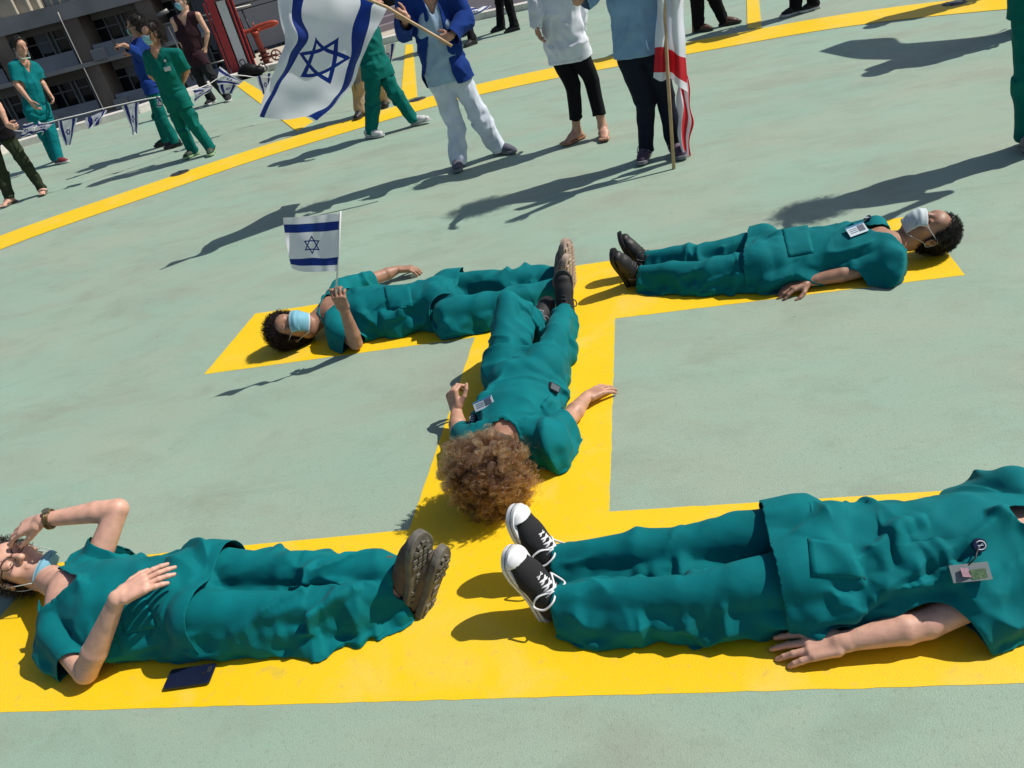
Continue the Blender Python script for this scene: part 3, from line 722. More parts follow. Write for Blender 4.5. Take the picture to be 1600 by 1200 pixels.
        P=drape(P,Q,coll,bones,joint,seed+1,floor=flo,pin=pinw(P0),off=off,ex=(.022,.016),frames=5,its=5,bend=.004,hold=.03,seedamp=.001)
        P=P+mesh_nor(P,Q)*ed*(creases(P0*1.35,[(a*1.35,b*1.35) for a,b in bones],[(c*1.35,r*1.35,s_) for c,r,s_ in joint],seed+40,kw.get('crease',.012)*.38))[:,None]
        if near>=1: P=facet(P,Q)
        if flo is not None: P[:,2]=np.maximum(P[:,2],.004)
        if post: P=post(P,Q)
        o=mesh_obj(name,P,Q,m,parent,base)
        if len(o.data.vertices)==len(P):
            o.data.attributes.new('hem','FLOAT','POINT').data.foreach_set('value',dd.astype(np.float32))
        if near>=1:
            q=o.modifiers.new('round','SUBSURF'); q.levels=1; q.render_levels=1
        if thick: q=o.modifiers.new('thick','SOLIDIFY'); q.thickness=thick; q.offset=0
        return o
    bo={}
    if bot:
        f=bot.get('fit',1.); rads=bot.get('r',(.102,.078,.070)); pr=[el(J['pelvis'],np.array([.155,.100,.13])*s*fat*bot.get('pf',1.),[Sp,Fr,Ut],.05)]
        bones=[]; jt=[]
        for d in 'LR':
            h,k_,a=J['hi'+d],J['kn'+d],J['an'+d]; ra=bot.get('r'+d,rads); e=bot.get('end',.93); endp=k_+(a-k_)*e; cp=plane(endp,a-k_)
            sdv=np.asarray(bot.get('side',Sp),float); asp=bot.get('asp',1.06)
            pr+=[rc(h,k_,min(ra[0],.100)*s*f*fat,ra[1]*s*f,.025,sdv,asp),rc(k_,k_+(a-k_)*(e+.28),ra[1]*s*f,ra[2]*s*f*1.03,.012,sdv,asp,[cp])]
            bones+=[(h,k_),(k_,a)]; jt+=[(k_,.12,.9),(h,.13,.6),(a,.13,bot.get('bunch',.9))]
        wl=J['pelvis']+Ut*(bot.get('top',.13-top.get('hem',.14)) if top else .115)*s
        cw=[plane(wl,Ut)]; kw=dict(KW); kw.update(bot.get('kw',{}))
        bo['bot']=garment('trousers',pr,bot['m'],cw,bones,jt,sp.get('seed',1),kw,lambda P:((P-wl)@Ut>-.012))
    for ti,top in enumerate([q for q in (top,sp.get('over')) if q]):
        f=top.get('fit',1.); tr=np.array(top.get('r',(.122,.112,.122,.080)))*s*fat*f; ta=top.get('asp',(1.42,1.42,1.40,1.75)); hem=J['pelvis']-Ut*top.get('hem',.14)*s
        dn=J['pelvis']-Ut*(top.get('hem',.14)+.12)*s
        pr=chain([dn,J['pelvis'],waist,J['chest'],upc],[tr[0]*top.get('flare',1.03),tr[0],tr[1],tr[2],tr[3]],.05,Sd,[ta[0],ta[0],ta[1],ta[2],ta[3]])
        if top.get('bust'):
            for sg in(-1,1): pr.append(el(J['chest']+Sd*sg*.078*s+Fr*.062*s-Ut*.01,np.array([.072,.062,.07])*s*top['bust'],[Sd,Fr,Ut],.05))
        if top.get('belly'): pr.append(el(waist+Fr*.03*s,np.array([.15,.125,.15])*s*top['belly'],[Sd,Fr,Ut],.06))
        bones=[(J['pelvis'],J['neck'])]; jt=[(waist,.14,.5),(J['pelvis'],.15,.4)]
        for d in 'LR':
            sh,e_,wv=J['sh'+d],J['el'+d],J['wr'+d]; sr=top.get('sr',(.066,.066,.074)); 
            pr.append(rc(upc+(sh-upc)*.35,upc+(sh-upc)*top.get('shf',1.),.064*s,sr[0]*s,.05))
            sl=top.get('sleeve',.62)
            if sl<=1.:
                if sl>0:
                    c=sh+(e_-sh)*sl; ext=sh+(e_-sh)*(sl+.35); pr.append(rc(sh,ext,sr[1]*s,sr[2]*s*1.05,.045,None,1.,[plane(c,e_-sh)])); bones.append((sh,e_)); jt+=[(sh,.12,.8)]
            else:
                c=e_+(wv-e_)*(sl-1); ext=e_+(wv-e_)*(sl-1+.3); r2=top.get('sr2',(.056,.050,.040))
                pr+=[rc(sh,e_,r2[0]*s,r2[1]*s,.045),rc(e_,ext,r2[1]*s,r2[2]*s,.02,None,1.,[plane(c,wv-e_)])]; bones+=[(sh,e_),(e_,wv)]; jt+=[(e_,.1,1.2),(c,.08,.5)]
        neckp=J['neck']; vt=J['chest']+Ut*(top.get('v',.045) or 0)*s+Fr*.1
        Sd4,Ut4,Fr4=[a.astype(np.float32) for a in (Sd,Ut,Fr)]
        def neckcut(X):
            q=X-neckp.astype(np.float32); r_=np.sqrt((q@Sd4)**2/1.15+(q@Fr4)**2); cyl=np.minimum(top.get('nr',.066)*s-r_,(q@Ut4)+.055)
            if top.get('v') is None: return cyl
            p=X-vt.astype(np.float32); y=p@Ut4; wd=np.minimum(np.minimum(y*.48-np.abs(p@Sd4),(q@Fr4)-.0),.2-y)
            return np.maximum(cyl,wd)
        cuts=[plane(hem,-Ut+np.asarray(top.get('hemtilt',(0,0,0)),float)),neckcut]
        if top.get('open'):
            def opencut(X):
                p=X-J['chest'].astype(np.float32); y=-(p@Ut4)+.12; return np.minimum(np.minimum(.035+y*.16-np.abs(p@Sd4),p@Fr4),y)
            cuts.append(opencut)
        bo['top%d'%ti]=garment(top.get('name','scrub_shirt'),pr,top['m'],cuts,bones,jt,sp.get('seed',1)+7+ti*5,{**KW,**top.get('kw',{})},lambda P:(neckcut(P.astype(np.float32))>-.014) if not sp.get('nopin') else None,off=.012+.012*ti,
            more=[rc(J['pelvis']-Sd*.05+Ut*.02,J['pelvis']+Sd*.05+Ut*.02,.090*s*fat,side=Sd,asp=1.0)]+[rc(J['hi'+d],J['hi'+d]+(J['kn'+d]-J['hi'+d])*.35,.090*s*fat,.084*s) for d in 'LR'] if bot else ())
    # ---- shoes
    for d in 'LR':
        ft=sp.get('foot'+d)
        if ft: bo['shoe'+d]=shoe(body,base,J['an'+d],ft['T'],ft['U'],ft,s*ft.get('s',.97),ft.get('side',1 if d=='L' else -1),vox=.005 if near==0 else .004)
    if sp.get('hair'): bo['hair']=hair(body,base,J['head'],hU,hF,s*sp.get('hs',1.),sp['hair'],floor=fl)
    if sp.get('brow',True) and sp.get('head_vis',True):
        Rr=np.cross(hF,hU); mm=MB()
        for sg in(-1,1): mm.tube([J['head']+(Rr*sg*x+hF*y+hU*z)*s for x,y,z in((.014,.093,.028),(.030,.091,.033),(.046,.079,.028))],[.003,.0035,.002],5)
        mm.build('eyebrows',[mat('brow_hair',(.02,.012,.009),.8)],body,base,True)
        mm=MB()
        for sg in(-1,1): mm.tube([J['head']+(Rr*sg*x+hF*y+hU*z)*s for x,y,z in((.017,.0865,.003),(.031,.0895,.0005),(.044,.080,.003))],[.0012,.0016,.001],5)
        mm.build('eyelashes',[mat('brow_hair',(.02,.012,.009),.8)],body,base,True)
    if 'mask' in sp: bo['mask']=mask_mesh(body,base,J['head'],hU,hF,s*sp.get('hs',1.),**sp['mask'])
    bo.update(body=body,base=base,J=J,Sd=Sd,Ut=Ut,Fr=Fr,hU=hU,hF=hF,s=s)
    return bo
def stand(pL,pR,H,front,over=None,hl=None,cen=None):
    """upright skeleton: pL/pR pixel of the ankles' ground points; over: joints by pixel (x,y[,off]) or by vector"""
    f=nrm([front[0],front[1],0]); up=V3(0,0,1); Rr=np.cross(f,up); over=over or {}
    gL,gR=G(*pL),G(*pR); c=(gL+gR)/2 if cen is None else G(*cen)
    J=dict(pelvis=c+up*.545*H,chest=c+up*.72*H,neck=c+up*.845*H,head=c+up*.925*H)
    for d,sg,g in(('L',-1,gL),('R',1,gR)):
        J['sh'+d]=c+Rr*sg*.108*H+up*.815*H; J['el'+d]=c+Rr*sg*.135*H+up*.63*H-f*.02; J['wr'+d]=c+Rr*sg*.14*H+up*.485*H+f*.03
        J['hi'+d]=c+Rr*sg*.052*H+up*.51*H; J['an'+d]=g+up*.085; J['kn'+d]=(J['hi'+d]+J['an'+d])/2+f*.03+up*.01*H
    kids=dict(pelvis=['chest','neck','head','shL','shR','elL','elR','wrL','wrR','hiL','hiR'],chest=['neck','head','shL','shR','elL','elR','wrL','wrR'],neck=['head'],shL=['elL','wrL'],shR=['elR','wrR'],elL=['wrL'],elR=['wrR'])
    for k in ['pelvis','chest','neck','head','shL','shR','elL','elR','wrL','wrR','hiL','hiR','knL','knR','anL','anR']:
        if k in over:
            o=over[k]
            if callable(o): n=o(J)
            else: n=AT(o[0],o[1],c,o[2] if len(o)>2 else 0.)
            d=n-J[k]; J[k]=n
            for q in kids.get(k,[]): J[q]=J[q]+d
            if k=='pelvis':
                for e in 'LR': J['kn'+e]=(J['hi'+e]+J['an'+e])/2+f*.03+up*.015
    return J,c
# ---------------------------------------------------------------- the deck
def deck_mat():
    m=bpy.data.materials.new('deck_paint'); m.use_nodes=True; t=m.node_tree; b=t.nodes['Principled BSDF']; _M['deck']=m
    tc=t.nodes.new('ShaderNodeTexCoord'); mp=t.nodes.new('ShaderNodeMapping'); mp.inputs['Rotation'].default_value=(0,0,R(12)); mp.inputs['Scale'].default_value=(.75,1.35,1)
    t.links.new(tc.outputs['Object'],mp.inputs['Vector'])
    def noise(sc,det=6,dis=0,src=None,rough=.55):
        n=t.nodes.new('ShaderNodeTexNoise'); n.inputs['Scale'].default_value=sc; n.inputs['Detail'].default_value=det; n.inputs['Distortion'].default_value=dis; n.inputs['Roughness'].default_value=rough
        t.links.new(src or mp.outputs[0],n.inputs['Vector']); return n.outputs[0]
    def ramp(src,a,b_):
        r=t.nodes.new('ShaderNodeMapRange'); r.inputs[1].default_value=a; r.inputs[2].default_value=b_; t.links.new(src,r.inputs[0]); return r.outputs[0]
    def mix(f,a,b_,bl='MIX'):
        n=t.nodes.new('ShaderNodeMix'); n.data_type='RGBA'; n.blend_type=bl
        if isinstance(f,float): n.inputs[0].default_value=f
        else: t.links.new(f,n.inputs[0])
        for i,x in((6,a),(7,b_)):
            if isinstance(x,tuple): n.inputs[i].default_value=x
            else: t.links.new(x,n.inputs[i])
        return n.outputs[2]
    def mul(a,k):
        n=t.nodes.new('ShaderNodeMath'); n.operation='MULTIPLY'; t.links.new(a,n.inputs[0]); n.inputs[1].default_value=k; return n.outputs[0]
    c=mix(ramp(noise(1.1,8,.4),.36,.66),(.300,.430,.335,1),(.360,.425,.330,1))
    c=mix(mul(ramp(noise(1.6,10,.5,None,.65),.50,.72),.80),c,(.305,.325,.255,1))
    c=mix(mul(ramp(noise(.7,9,.5,None,.6),.50,.66),.55),c,(.320,.485,.380,1))
    c=mix(mul(ramp(noise(3.,14,.5,None,.72),.50,.68),.45),c,(.235,.280,.215,1))
    c=mix(mul(ramp(noise(4.,12,.6,None,.7),.56,.72),.40),c,(.40,.45,.35,1))
    c=mix(mul(ramp(noise(7.,12,.4,tc.outputs['Object'],.75),.60,.75),.40),c,(.17,.20,.15,1))
    o=tc.outputs['Object']
    c=mix(mul(ramp(noise(70,4,0,o),.55,.75),.40),c,(.20,.24,.17,1))
    c=mix(mul(ramp(noise(260,3,0,o),.40,.75),.38),c,(.20,.25,.18,1))
    # scattered droppings, specks and scuffs
    v=t.nodes.new('ShaderNodeTexVoronoi'); v.inputs['Scale'].default_value=3.2; t.links.new(o,v.inputs['Vector'])
    sp=ramp(v.outputs['Distance'],.035,.012); c=mix(mul(sp,.55),c,(.10,.10,.08,1))
    t.links.new(c,b.inputs['Base Color'])
    t.links.new(ramp(noise(3,5),.3,.7),b.inputs['Roughness']); 
    r=t.nodes.new('ShaderNodeMapRange'); r.inputs[3].default_value=.50; r.inputs[4].default_value=.72; t.links.new(noise(3,5),r.inputs[0]); t.links.new(r.outputs[0],b.inputs['Roughness'])
    b.inputs['Specular IOR Level'].default_value=.3
    bp=t.nodes.new('ShaderNodeBump'); bp.inputs['Strength'].default_value=.6; bp.inputs['Distance'].default_value=.003; t.links.new(noise(190,4,0,o,.7),bp.inputs['Height']); t.links.new(bp.outputs[0],b.inputs['Normal'])
    return m
def paint_mat():
    m=mat('yellow_paint',(.86,.555,.004),.55,var=.0); t=m.node_tree; b=t.nodes['Principled BSDF']; tc=t.nodes.new('ShaderNodeTexCoord')
    def N(sc,d=5,dis=0):
        n=t.nodes.new('ShaderNodeTexNoise'); n.inputs['Scale'].default_value=sc; n.inputs['Detail'].default_value=d; n.inputs['Distortion'].default_value=dis; t.links.new(tc.outputs['Object'],n.inputs['Vector']); return n.outputs[0]
    def ramp(s,a,c,k):
        r=t.nodes.new('ShaderNodeMapRange'); r.inputs[1].default_value=a; r.inputs[2].default_value=c; r.inputs[4].default_value=k; t.links.new(s,r.inputs[0]); return r.outputs[0]
    c=(.86,.555,.004,1)
    for f,col in ((ramp(N(1.3,4),.4,.7,.55),(.88,.60,.03,1)),(ramp(N(3.5,9,.6),.53,.70,.55),(.84,.58,.12,1)),(ramp(N(28,8,.3),.60,.76,.5),(.60,.42,.10,1)),(ramp(N(130,4),.56,.75,.5),(.62,.42,.06,1)),(ramp(N(9,8,1.5),.66,.74,.35),(.45,.36,.12,1))):
        n=t.nodes.new('ShaderNodeMix'); n.data_type='RGBA'; t.links.new(f,n.inputs[0])
        if isinstance(c,tuple): n.inputs[6].default_value=c
        else: t.links.new(c,n.inputs[6])
        n.inputs[7].default_value=col; c=n.outputs[2]
    t.links.new(c,b.inputs['Base Color']); b.inputs['Specular IOR Level'].default_value=.35
    bp=t.nodes.new('ShaderNodeBump'); bp.inputs['Strength'].default_value=.3; bp.inputs['Distance'].default_value=.002; t.links.new(N(200,4),bp.inputs['Height']); t.links.new(bp.outputs[0],b.inputs['Normal'])
    return m
M_deck=deck_mat(); M_yel=paint_mat()
CC=np.array([-.18,.77])*HC
# parapet line seen in the photograph, then on round the deck
par_px=[(0,243),(23,234),(220,177),(340,135),(424,111),(600,70),(631,62.5),(753,30.5),(834,13)]
pp=[G(*p) for p in par_px]
ang=[math.atan2(p[1]-CC[1],p[0]-CC[0]) for p in pp]; rad=[math.hypot(p[0]-CC[0],p[1]-CC[1]) for p in pp]
full=[(a,r) for a,r in zip(ang,rad)]
a0,a1=min(ang),max(ang); 
ring=[]
N_=72
for i in range(N_):
    a=a1+(2*math.pi-(a1-a0))*(i+1)/(N_+1); r=np.interp(i/(N_-1),[0,.2,.8,1],[rad[ang.index(a1)],14.2,14.2,rad[ang.index(a0)]]); ring.append((a,r))
poly=sorted(full+ring,key=lambda q:q[0]%(2*math.pi))
edge=[np.array([CC[0]+r*math.cos(a),CC[1]+r*math.sin(a),0.]) for a,r in poly]
m=MB(); m.prism([e-V3(0,0,.6) for e in edge],V3(0,0,.6)); d=m.build('helipad_deck',M_deck); tag(d,kind='structure')
m=MB(); n=len(edge)
cc3=np.array([CC[0],CC[1],0]); O1=[e for e in edge]; O2=[e+nrm(e-cc3)*.30 for e in edge]
for i in range(n):
    j=(i+1)%n; a,b_,c,d_=O1[i],O1[j],O2[j],O2[i]; z=V3(0,0,.115); lo=V3(0,0,-.6)
    m.add([a+z,b_+z,c+z,d_+z,a+lo*.0+V3(0,0,-.01),b_+V3(0,0,-.01),c+lo,d_+lo],[(0,1,2,3),(4,5,1,0),(3,2,6,7)])
M_curb=mat('curb_white_concrete',(.66,.62,.56),.8,var=.12,vs=6,bump=.2,bs=40)
k=m.build('parapet_curb',M_curb); tag(k,'low white painted concrete curb running round the edge of the helipad','curb')
def sheet(name,pts,z,mt,kind='structure',jit=0.):
    P=[]
    for i in range(len(pts)):
        a,b_=np.asarray(pts[i][:2],float),np.asarray(pts[(i+1)%len(pts)][:2],float); L=np.linalg.norm(b_-a); q=max(1,int(L/.04)) if jit else 1
        q=min(q,400); nn=np.array([-(b_-a)[1],(b_-a)[0]])/max(L,1e-6)
        for k in range(q):
            P.append(a+(b_-a)*k/q+nn*(random.gauss(0,jit) if k else 0))
    me=bpy.data.meshes.new(name); bm=__import__('bmesh').new(); vs=[bm.verts.new((p[0],p[1],z)) for p in P]; f=bm.faces.new(vs)
    if f.normal.z<0 or True:
        bm.normal_update(); 
        if f.normal.z<0: f.normal_flip()
    r_=__import__('bmesh').ops.extrude_face_region(bm,geom=bm.faces[:]); [setattr(v.co,'z',-.01) for v in [q for q in r_['geom'] if isinstance(q,__import__('bmesh').types.BMVert)]]
    __import__('bmesh').ops.triangulate(bm,faces=bm.faces[:]); bm.to_mesh(me); bm.free(); me.materials.append(mt); o=link(name,me); tag(o,kind=kind); return o
HN=[(-1.233,0,0),(.865,0,0)]; hN=[np.array(p)*HC for p in HN]
Hpoly=[hN[0],hN[1],G(1768,749),G(952,799.5),G(961,498),G(1508,430),np.array([.865,1.5448,0])*HC,G(399,490),G(319,585),G(742,527),G(639,828),G(70,882)]
sheet('helipad_letter_marking',Hpoly,.001,M_yel,jit=.0009)
inn=[(3.85,142),(3.78,135),(3.69,128)]
ip=np.array([G(*p)[:2]-CC for p in [(0,389),(100,353),(200,320),(300,285),(430,240),(560,203),(680,165),(1100,82),(1200,62),(1300,44),(1400,32),(1570,15)]])
ia=np.arctan2(ip[:,1],ip[:,0]); ir=np.hypot(ip[:,0],ip[:,1]); od=np.argsort(ia); ia,ir=ia[od],ir[od]
ia2=np.concatenate([[ia[0]-.5],ia,[ia[-1]+.5]]); ir2=np.concatenate([[3.73*HC],ir,[3.8*HC]])
me_v=[];me_f=[]
NN=220
for i in range(NN):
    a=-math.pi*.5+2*math.pi*i/NN
    r=np.interp(a,ia2,ir2); r=np.mean([np.interp(a+d,ia2,ir2) for d in(-.09,-.045,0,.045,.09)])
    for q in(0,.36*HC): me_v.append((CC[0]+(r+q)*math.cos(a),CC[1]+(r+q)*math.sin(a),.004))
for i in range(NN): j=(i+1)%NN; me_f.append((2*i,2*i+1,2*j+1,2*j))
o=mesh_obj('ring_marking',me_v,me_f,M_yel,smooth=False); tag(o,kind='structure')
for pts in ([(371,135),(382,127),(489,190),(464,206)],[(634,70),(645,70),(652,152),(626,160)],[(1165,-60),(1180,-60),(1190,45),(1168,45)]):
    sheet('stripe_marking',[G(*p) for p in pts],.008,M_yel)
# round lamps sunk in the ring
M_lamp=mat('lamp_cast_metal',(.10,.085,.06),.5,.6,var=.3,vs=40); M_glassd=mat('lamp_dark_glass',(.03,.03,.03),.15)
for (px,py),lb in zip([(281,271),(652,156),(1491,6)],['round dark deck lamp sunk in the yellow ring at left by the masked woman','round deck lamp in the yellow ring beside the pale blue trousers','round deck lamp in the yellow ring at the top right']):
    c=G(px,py); e=empty('deck_lamp',(c[0],c[1],0)); tag(e,lb,'ground lamp','round lamps sunk in the yellow ring')
    m=MB(); th=np.linspace(0,2*math.pi,24,endpoint=False)
    for r0,z0,r1,z1 in((.115,.004,.11,.008),(.11,.008,.07,.012)):
        m.add([c+V3(r0*math.cos(a),r0*math.sin(a),z0) for a in th]+[c+V3(r1*math.cos(a),r1*math.sin(a),z1) for a in th],[(i,(i+1)%24,24+(i+1)%24,24+i) for i in range(24)])
    m.build('lamp_rim',M_lamp,e,(c[0],c[1],0))
    m=MB()
    for r0,z0,r1,z1 in((.07,.012,.055,.020),(.055,.020,.001,.024)):
        m.add([c+V3(r0*math.cos(a),r0*math.sin(a),z0) for a in th]+[c+V3(r1*math.cos(a),r1*math.sin(a),z1) for a in th],[(i,(i+1)%24,24+(i+1)%24,24+i) for i in range(24)])
    m.build('lamp_lens',M_glassd,e,(c[0],c[1],0),smooth=True)
    for a in th[::4]:
        m=MB(); m.tube([c+V3(.09*math.cos(a),.09*math.sin(a),.008),c+V3(.09*math.cos(a),.09*math.sin(a),.016)],.007,6); m.build('bolt',M_lamp,e,(c[0],c[1],0))

# ---------------------------------------------------------------- beyond the deck
M_city=mat('city_ground_asphalt',(.06,.06,.058),.9,var=.3,vs=.1)
m=MB(); m.add([(-1500,-1500,-24),(1500,-1500,-24),(1500,1500,-24),(-1500,1500,-24)],[(0,1,2,3)]); tag(m.build('ground',M_city),kind='structure')
M_lroof=mat('lower_roof_membrane',(.085,.080,.092),.9,var=.2,vs=.8)
FRt=nrm(np.cross(FH,[0,0,1.]))          # level direction to the right of the view
def fr(x,y,z): return np.array([CAMP[0],CAMP[1],0])+FRt*x+FH*y+V3(0,0,z)
# lower roof to the right behind the curb
m=MB(); m.prism([fr(-2.6,16.6,-3.2),fr(14,16,-3.2),fr(20,60,-3.2),fr(-8,60,-3.2)],V3(0,0,.4)); o=m.build('lower_roof',M_lroof); tag(o,kind='structure')
# grey panelled plant room
M_pan=mat('grey_cladding',(.098,.108,.130),.6,var=.06,vs=2); M_seam=mat('cladding_seam',(.045,.05,.06),.7)
M_ledge=mat('beige_ledge',(.50,.44,.35),.85,var=.15,vs=3)
A_=G(390,82); B_=G(470,58); dv=nrm(B_-A_); nv=nrm(np.cross(dv,[0,0,1.]));  nv=nv if nv@FH>0 else -nv
base=A_; e=empty('plant_room',A_); tag(e,'grey panel clad plant room with flush seams behind the red fire monitor','plant room')
W_=3.3
m=MB(); m.box(A_+dv*W_/2+nv*2+V3(0,0,1.9),(W_/2,2,1.9),[dv,nv,(0,0,1)]); m.build('core_wall',M_seam,e,A_)
r_=0
for zz in range(4):
    for xx in range(2):
        m=MB(); m.box(A_+dv*(W_*.25+xx*W_*.5)+nv*(-.012)+V3(0,0,.475+zz*.95),(W_*.25-.012,.014,.475-.012),[dv,nv,(0,0,1)],.006); m.build('cladding_panel',M_pan,e,A_)
m=MB(); m.box(A_-dv*.06-nv*.05+V3(0,0,1.9),(.05,.06,1.9),[dv,nv,(0,0,1)]); m.build('corner_trim',mat('corner_trim_grey',(.13,.14,.155),.5,.3),e,A_)
m=MB(); m.prism([G(394,84)-V3(0,0,.02),G(520,46)-V3(0,0,.02),G(640,30)-V3(0,0,.02),G(640,58)-V3(0,0,.02),G(424,107)-V3(0,0,.02),G(399,113)-V3(0,0,.02)],V3(0,0,-.5)); o=m.build('ledge',M_ledge); tag(o,kind='structure')
# steps beyond the ledge seen past the blue cardigan
m=MB()
for i,(y0,h) in enumerate([(0,.10),(.35,.22),(.7,.34)]):
    c=G(607,47)+nv*(y0+.3); m.box(c+dv*.4+V3(0,0,h/2-.03),(1.3,.17,h/2+.03),[dv,nv,(0,0,1)])
o=m.build('maintenance_steps',mat('steps_purple_grey',(.20,.17,.19),.8,var=.1)); tag(o,'purple grey maintenance steps behind the curb beside the woman in the cardigan','steps')

# fire hose stand, monitor, backpack, railing
M_red=mat('red_paint',(.36,.020,.028),.45,var=.12,vs=12); M_redo=mat('orange_red_paint',(.40,.055,.028),.5,var=.2,vs=20); M_rust=mat('rusty_red_valve',(.13,.030,.022),.6,var=.35,vs=30)
M_steel=mat('galvanised_steel',(.24,.24,.22),.5,.6); M_dkm=mat('dark_rail_metal',(.035,.037,.04),.5,.3)
b0=G(370,121); up=V3(0,0,1); rt=FRt
e=empty('fire_cabinet',b0); tag(e,'red framed fire cabinet with a white panel standing by the curb','fire cabinet')
def bxp(nm,x,y,z,hx,hy,hz,mt,bev=.004,par=e,bs=b0):
    q=MB(); q.box(bs+rt*x+FH*y+up*z,(hx,hy,hz),[rt,FH,up],bev); return q.build(nm,mt,par,bs)
bxp('side_panel',.03,.0,.72,.075,.02,.70,M_red); bxp('frame_post',-.12,.10,.70,.02,.02,.70,M_red); bxp('frame_post',.36,.02,.70,.016,.016,.70,M_red); bxp('frame_post',.42,.10,.70,.016,.016,.70,M_red)
bxp('front_panel',.215,.03,.74,.085,.012,.64,mat('white_panel',(.62,.62,.64),.4,var=.05),.004)
bxp('top_rail',.16,.0,1.425,.22,.03,.02,M_red); bxp('top_rail',.16,.12,1.425,.22,.02,.02,M_red); bxp('bottom_rail',.16,.0,.05,.22,.03,.02,M_red)
q=MB(); q.tube([b0+rt*.15+up*1.47,b0+rt*.38+up*1.47],.035,10); q.build('roller',M_white,e,b0,True)
bxp('back_panel',.2,.14,.70,.22,.006,.66,M_dkm)
q=MB(); q.box(G(398,108)+up*.72,(.045,.05,.72),[rt,FH,up],.004); o=q.build('beige_post',mat('beige_post',(.30,.27,.20),.6)); o.name='steel_post'; tag(o,'beige square steel post right of the red fire cabinet','post')
# monitor
mb=G(418,101); e=empty('fire_monitor',mb); tag(e,'orange red fire water monitor with hand wheel and rusty flanged valve','fire monitor')
X=lambda x,y,z: mb+rt*x+FH*y+up*z
q=MB(); q.tube([X(0,0,0),X(0,0,.30)],.07,14)
for z in(.02,.12,.20,.29): q.tube([X(0,0,z-.016),X(0,0,z+.016)],.12,14)
q.build('flanged_valve',M_rust,e,mb)
q=MB(); q.tube(smooth_path([X(0,0,.28),X(-.01,0,.40),X(-.02,0,.52),X(-.02,0,.64)]),.058,12); q.tube([X(-.02,0,.60),X(-.02,0,.66)],.085,12); q.build('riser_pipe',M_redo,e,mb,True)
q=MB(); q.tube(smooth_path([X(-.30,0,.70),X(-.10,0,.70),X(.10,0,.74),X(.38,0,.75),X(.46,.04,.72),X(.38,.10,.70),X(.1,.1,.68),X(-.02,.04,.66)]),.042,10); q.tube([X(-.32,0,.70),X(-.22,0,.70)],.06,10); q.tube([X(0,0,.74),X(0,0,.83)],.015,6); q.build('nozzle_barrel',M_redo,e,mb,True)
q=MB(); a_=np.linspace(0,2*math.pi,19); q.tube([X(.24,0,.14)+rt*.10*math.cos(a)+up*.10*math.sin(a) for a in a_],.017,6,False)
for a in a_[:-1:4]: q.tube([X(.24,0,.14),X(.24,0,.14)+rt*.10*math.cos(a)+up*.10*math.sin(a)],.009,5)
q.tube([X(.24,-.02,.14),X(.24,.05,.14)],.03,8); q.tube([X(0,.03,.14),X(.24,.03,.14)],.022,8); q.build('hand_wheel',M_rust,e,mb,True)
# backpack
kb=G(392,121); e_=[el(kb+up*.13,(.19,.12,.13),[rt,FH,up],.03),el(kb+rt*.16+up*.09,(.14,.10,.09),[rt,FH,up],.03),el(kb-rt*.12+up*.10,(.10,.09,.10),[rt,FH,up],.03)]
P,Q=polygonise(e_,.012,floor=.0); P=wrinkle(P,Q,[(kb,kb+rt*.3+up*.1)],3,.25,.2,(-.02,.02))
bp_=mesh_obj('backpack',P,Q,cloth('black_nylon',(.008,.008,.009),.55),base=kb); tag(bp_,'slumped black backpack lying on the curb beside the red cabinet','backpack')
[q for q in [1]]
q=MB(); q.tube(smooth_path([kb-rt*.08+up*.22,kb-rt*.1+up*.32,kb-rt*.02+up*.34,kb+up*.24]),.012,6); q.build('strap',M_black,bp_,kb,True); q=MB(); q.tube(smooth_path([kb+rt*.2+up*.16,kb+rt*.3+up*.2,kb+rt*.36+up*.08,kb+rt*.26+up*.03]),.012,6); q.build('strap',M_black,bp_,kb,True)
# railing around the stair behind the dark dressed man
rb=G(300,118); e=empty('stair_railing',rb); tag(e,'dark steel stair railing with pale top rails behind the man in the vest','railing')
def rail(p,q_,r=.022,mt=M_steel,nm='top_rail'):
    k=MB(); k.tube([p,q_],r,8); k.build(nm,mt,e,rb,True)
r0=AT(243,42,rb); r1=AT(392,8,rb); rail(r0,r1,.025); rail(AT(246,50,rb),AT(340,28,rb),.02); rail(AT(330,20,rb,.3),AT(420,-6,rb,.3),.02,M_dkm,'mid_rail')
for p,q_ in [((262,40),(302,126)),((378,16),(404,74)),((352,8),(374,62)),((243,42),(255,70))]: rail(AT(*p,rb),AT(*q_,rb),.022,M_steel if p[0]<300 else M_dkm,'rail_post')
rail(AT(246,26,rb,.4),AT(262,16,rb,.4),.05,M_steel,'pipe_end'); rail(AT(320,103,rb),AT(352,94,rb),.022); rail(AT(295,115,rb),AT(305,112,rb),.03)
k=MB(); k.prism([AT(330,40,rb,.5),AT(375,28,rb,.5),AT(400,90,rb,.5),AT(350,112,rb,.5)],FH*.04); k.build('infill_panel',mat('dark_infill',(.03,.036,.035),.8,var=.15),e,rb)

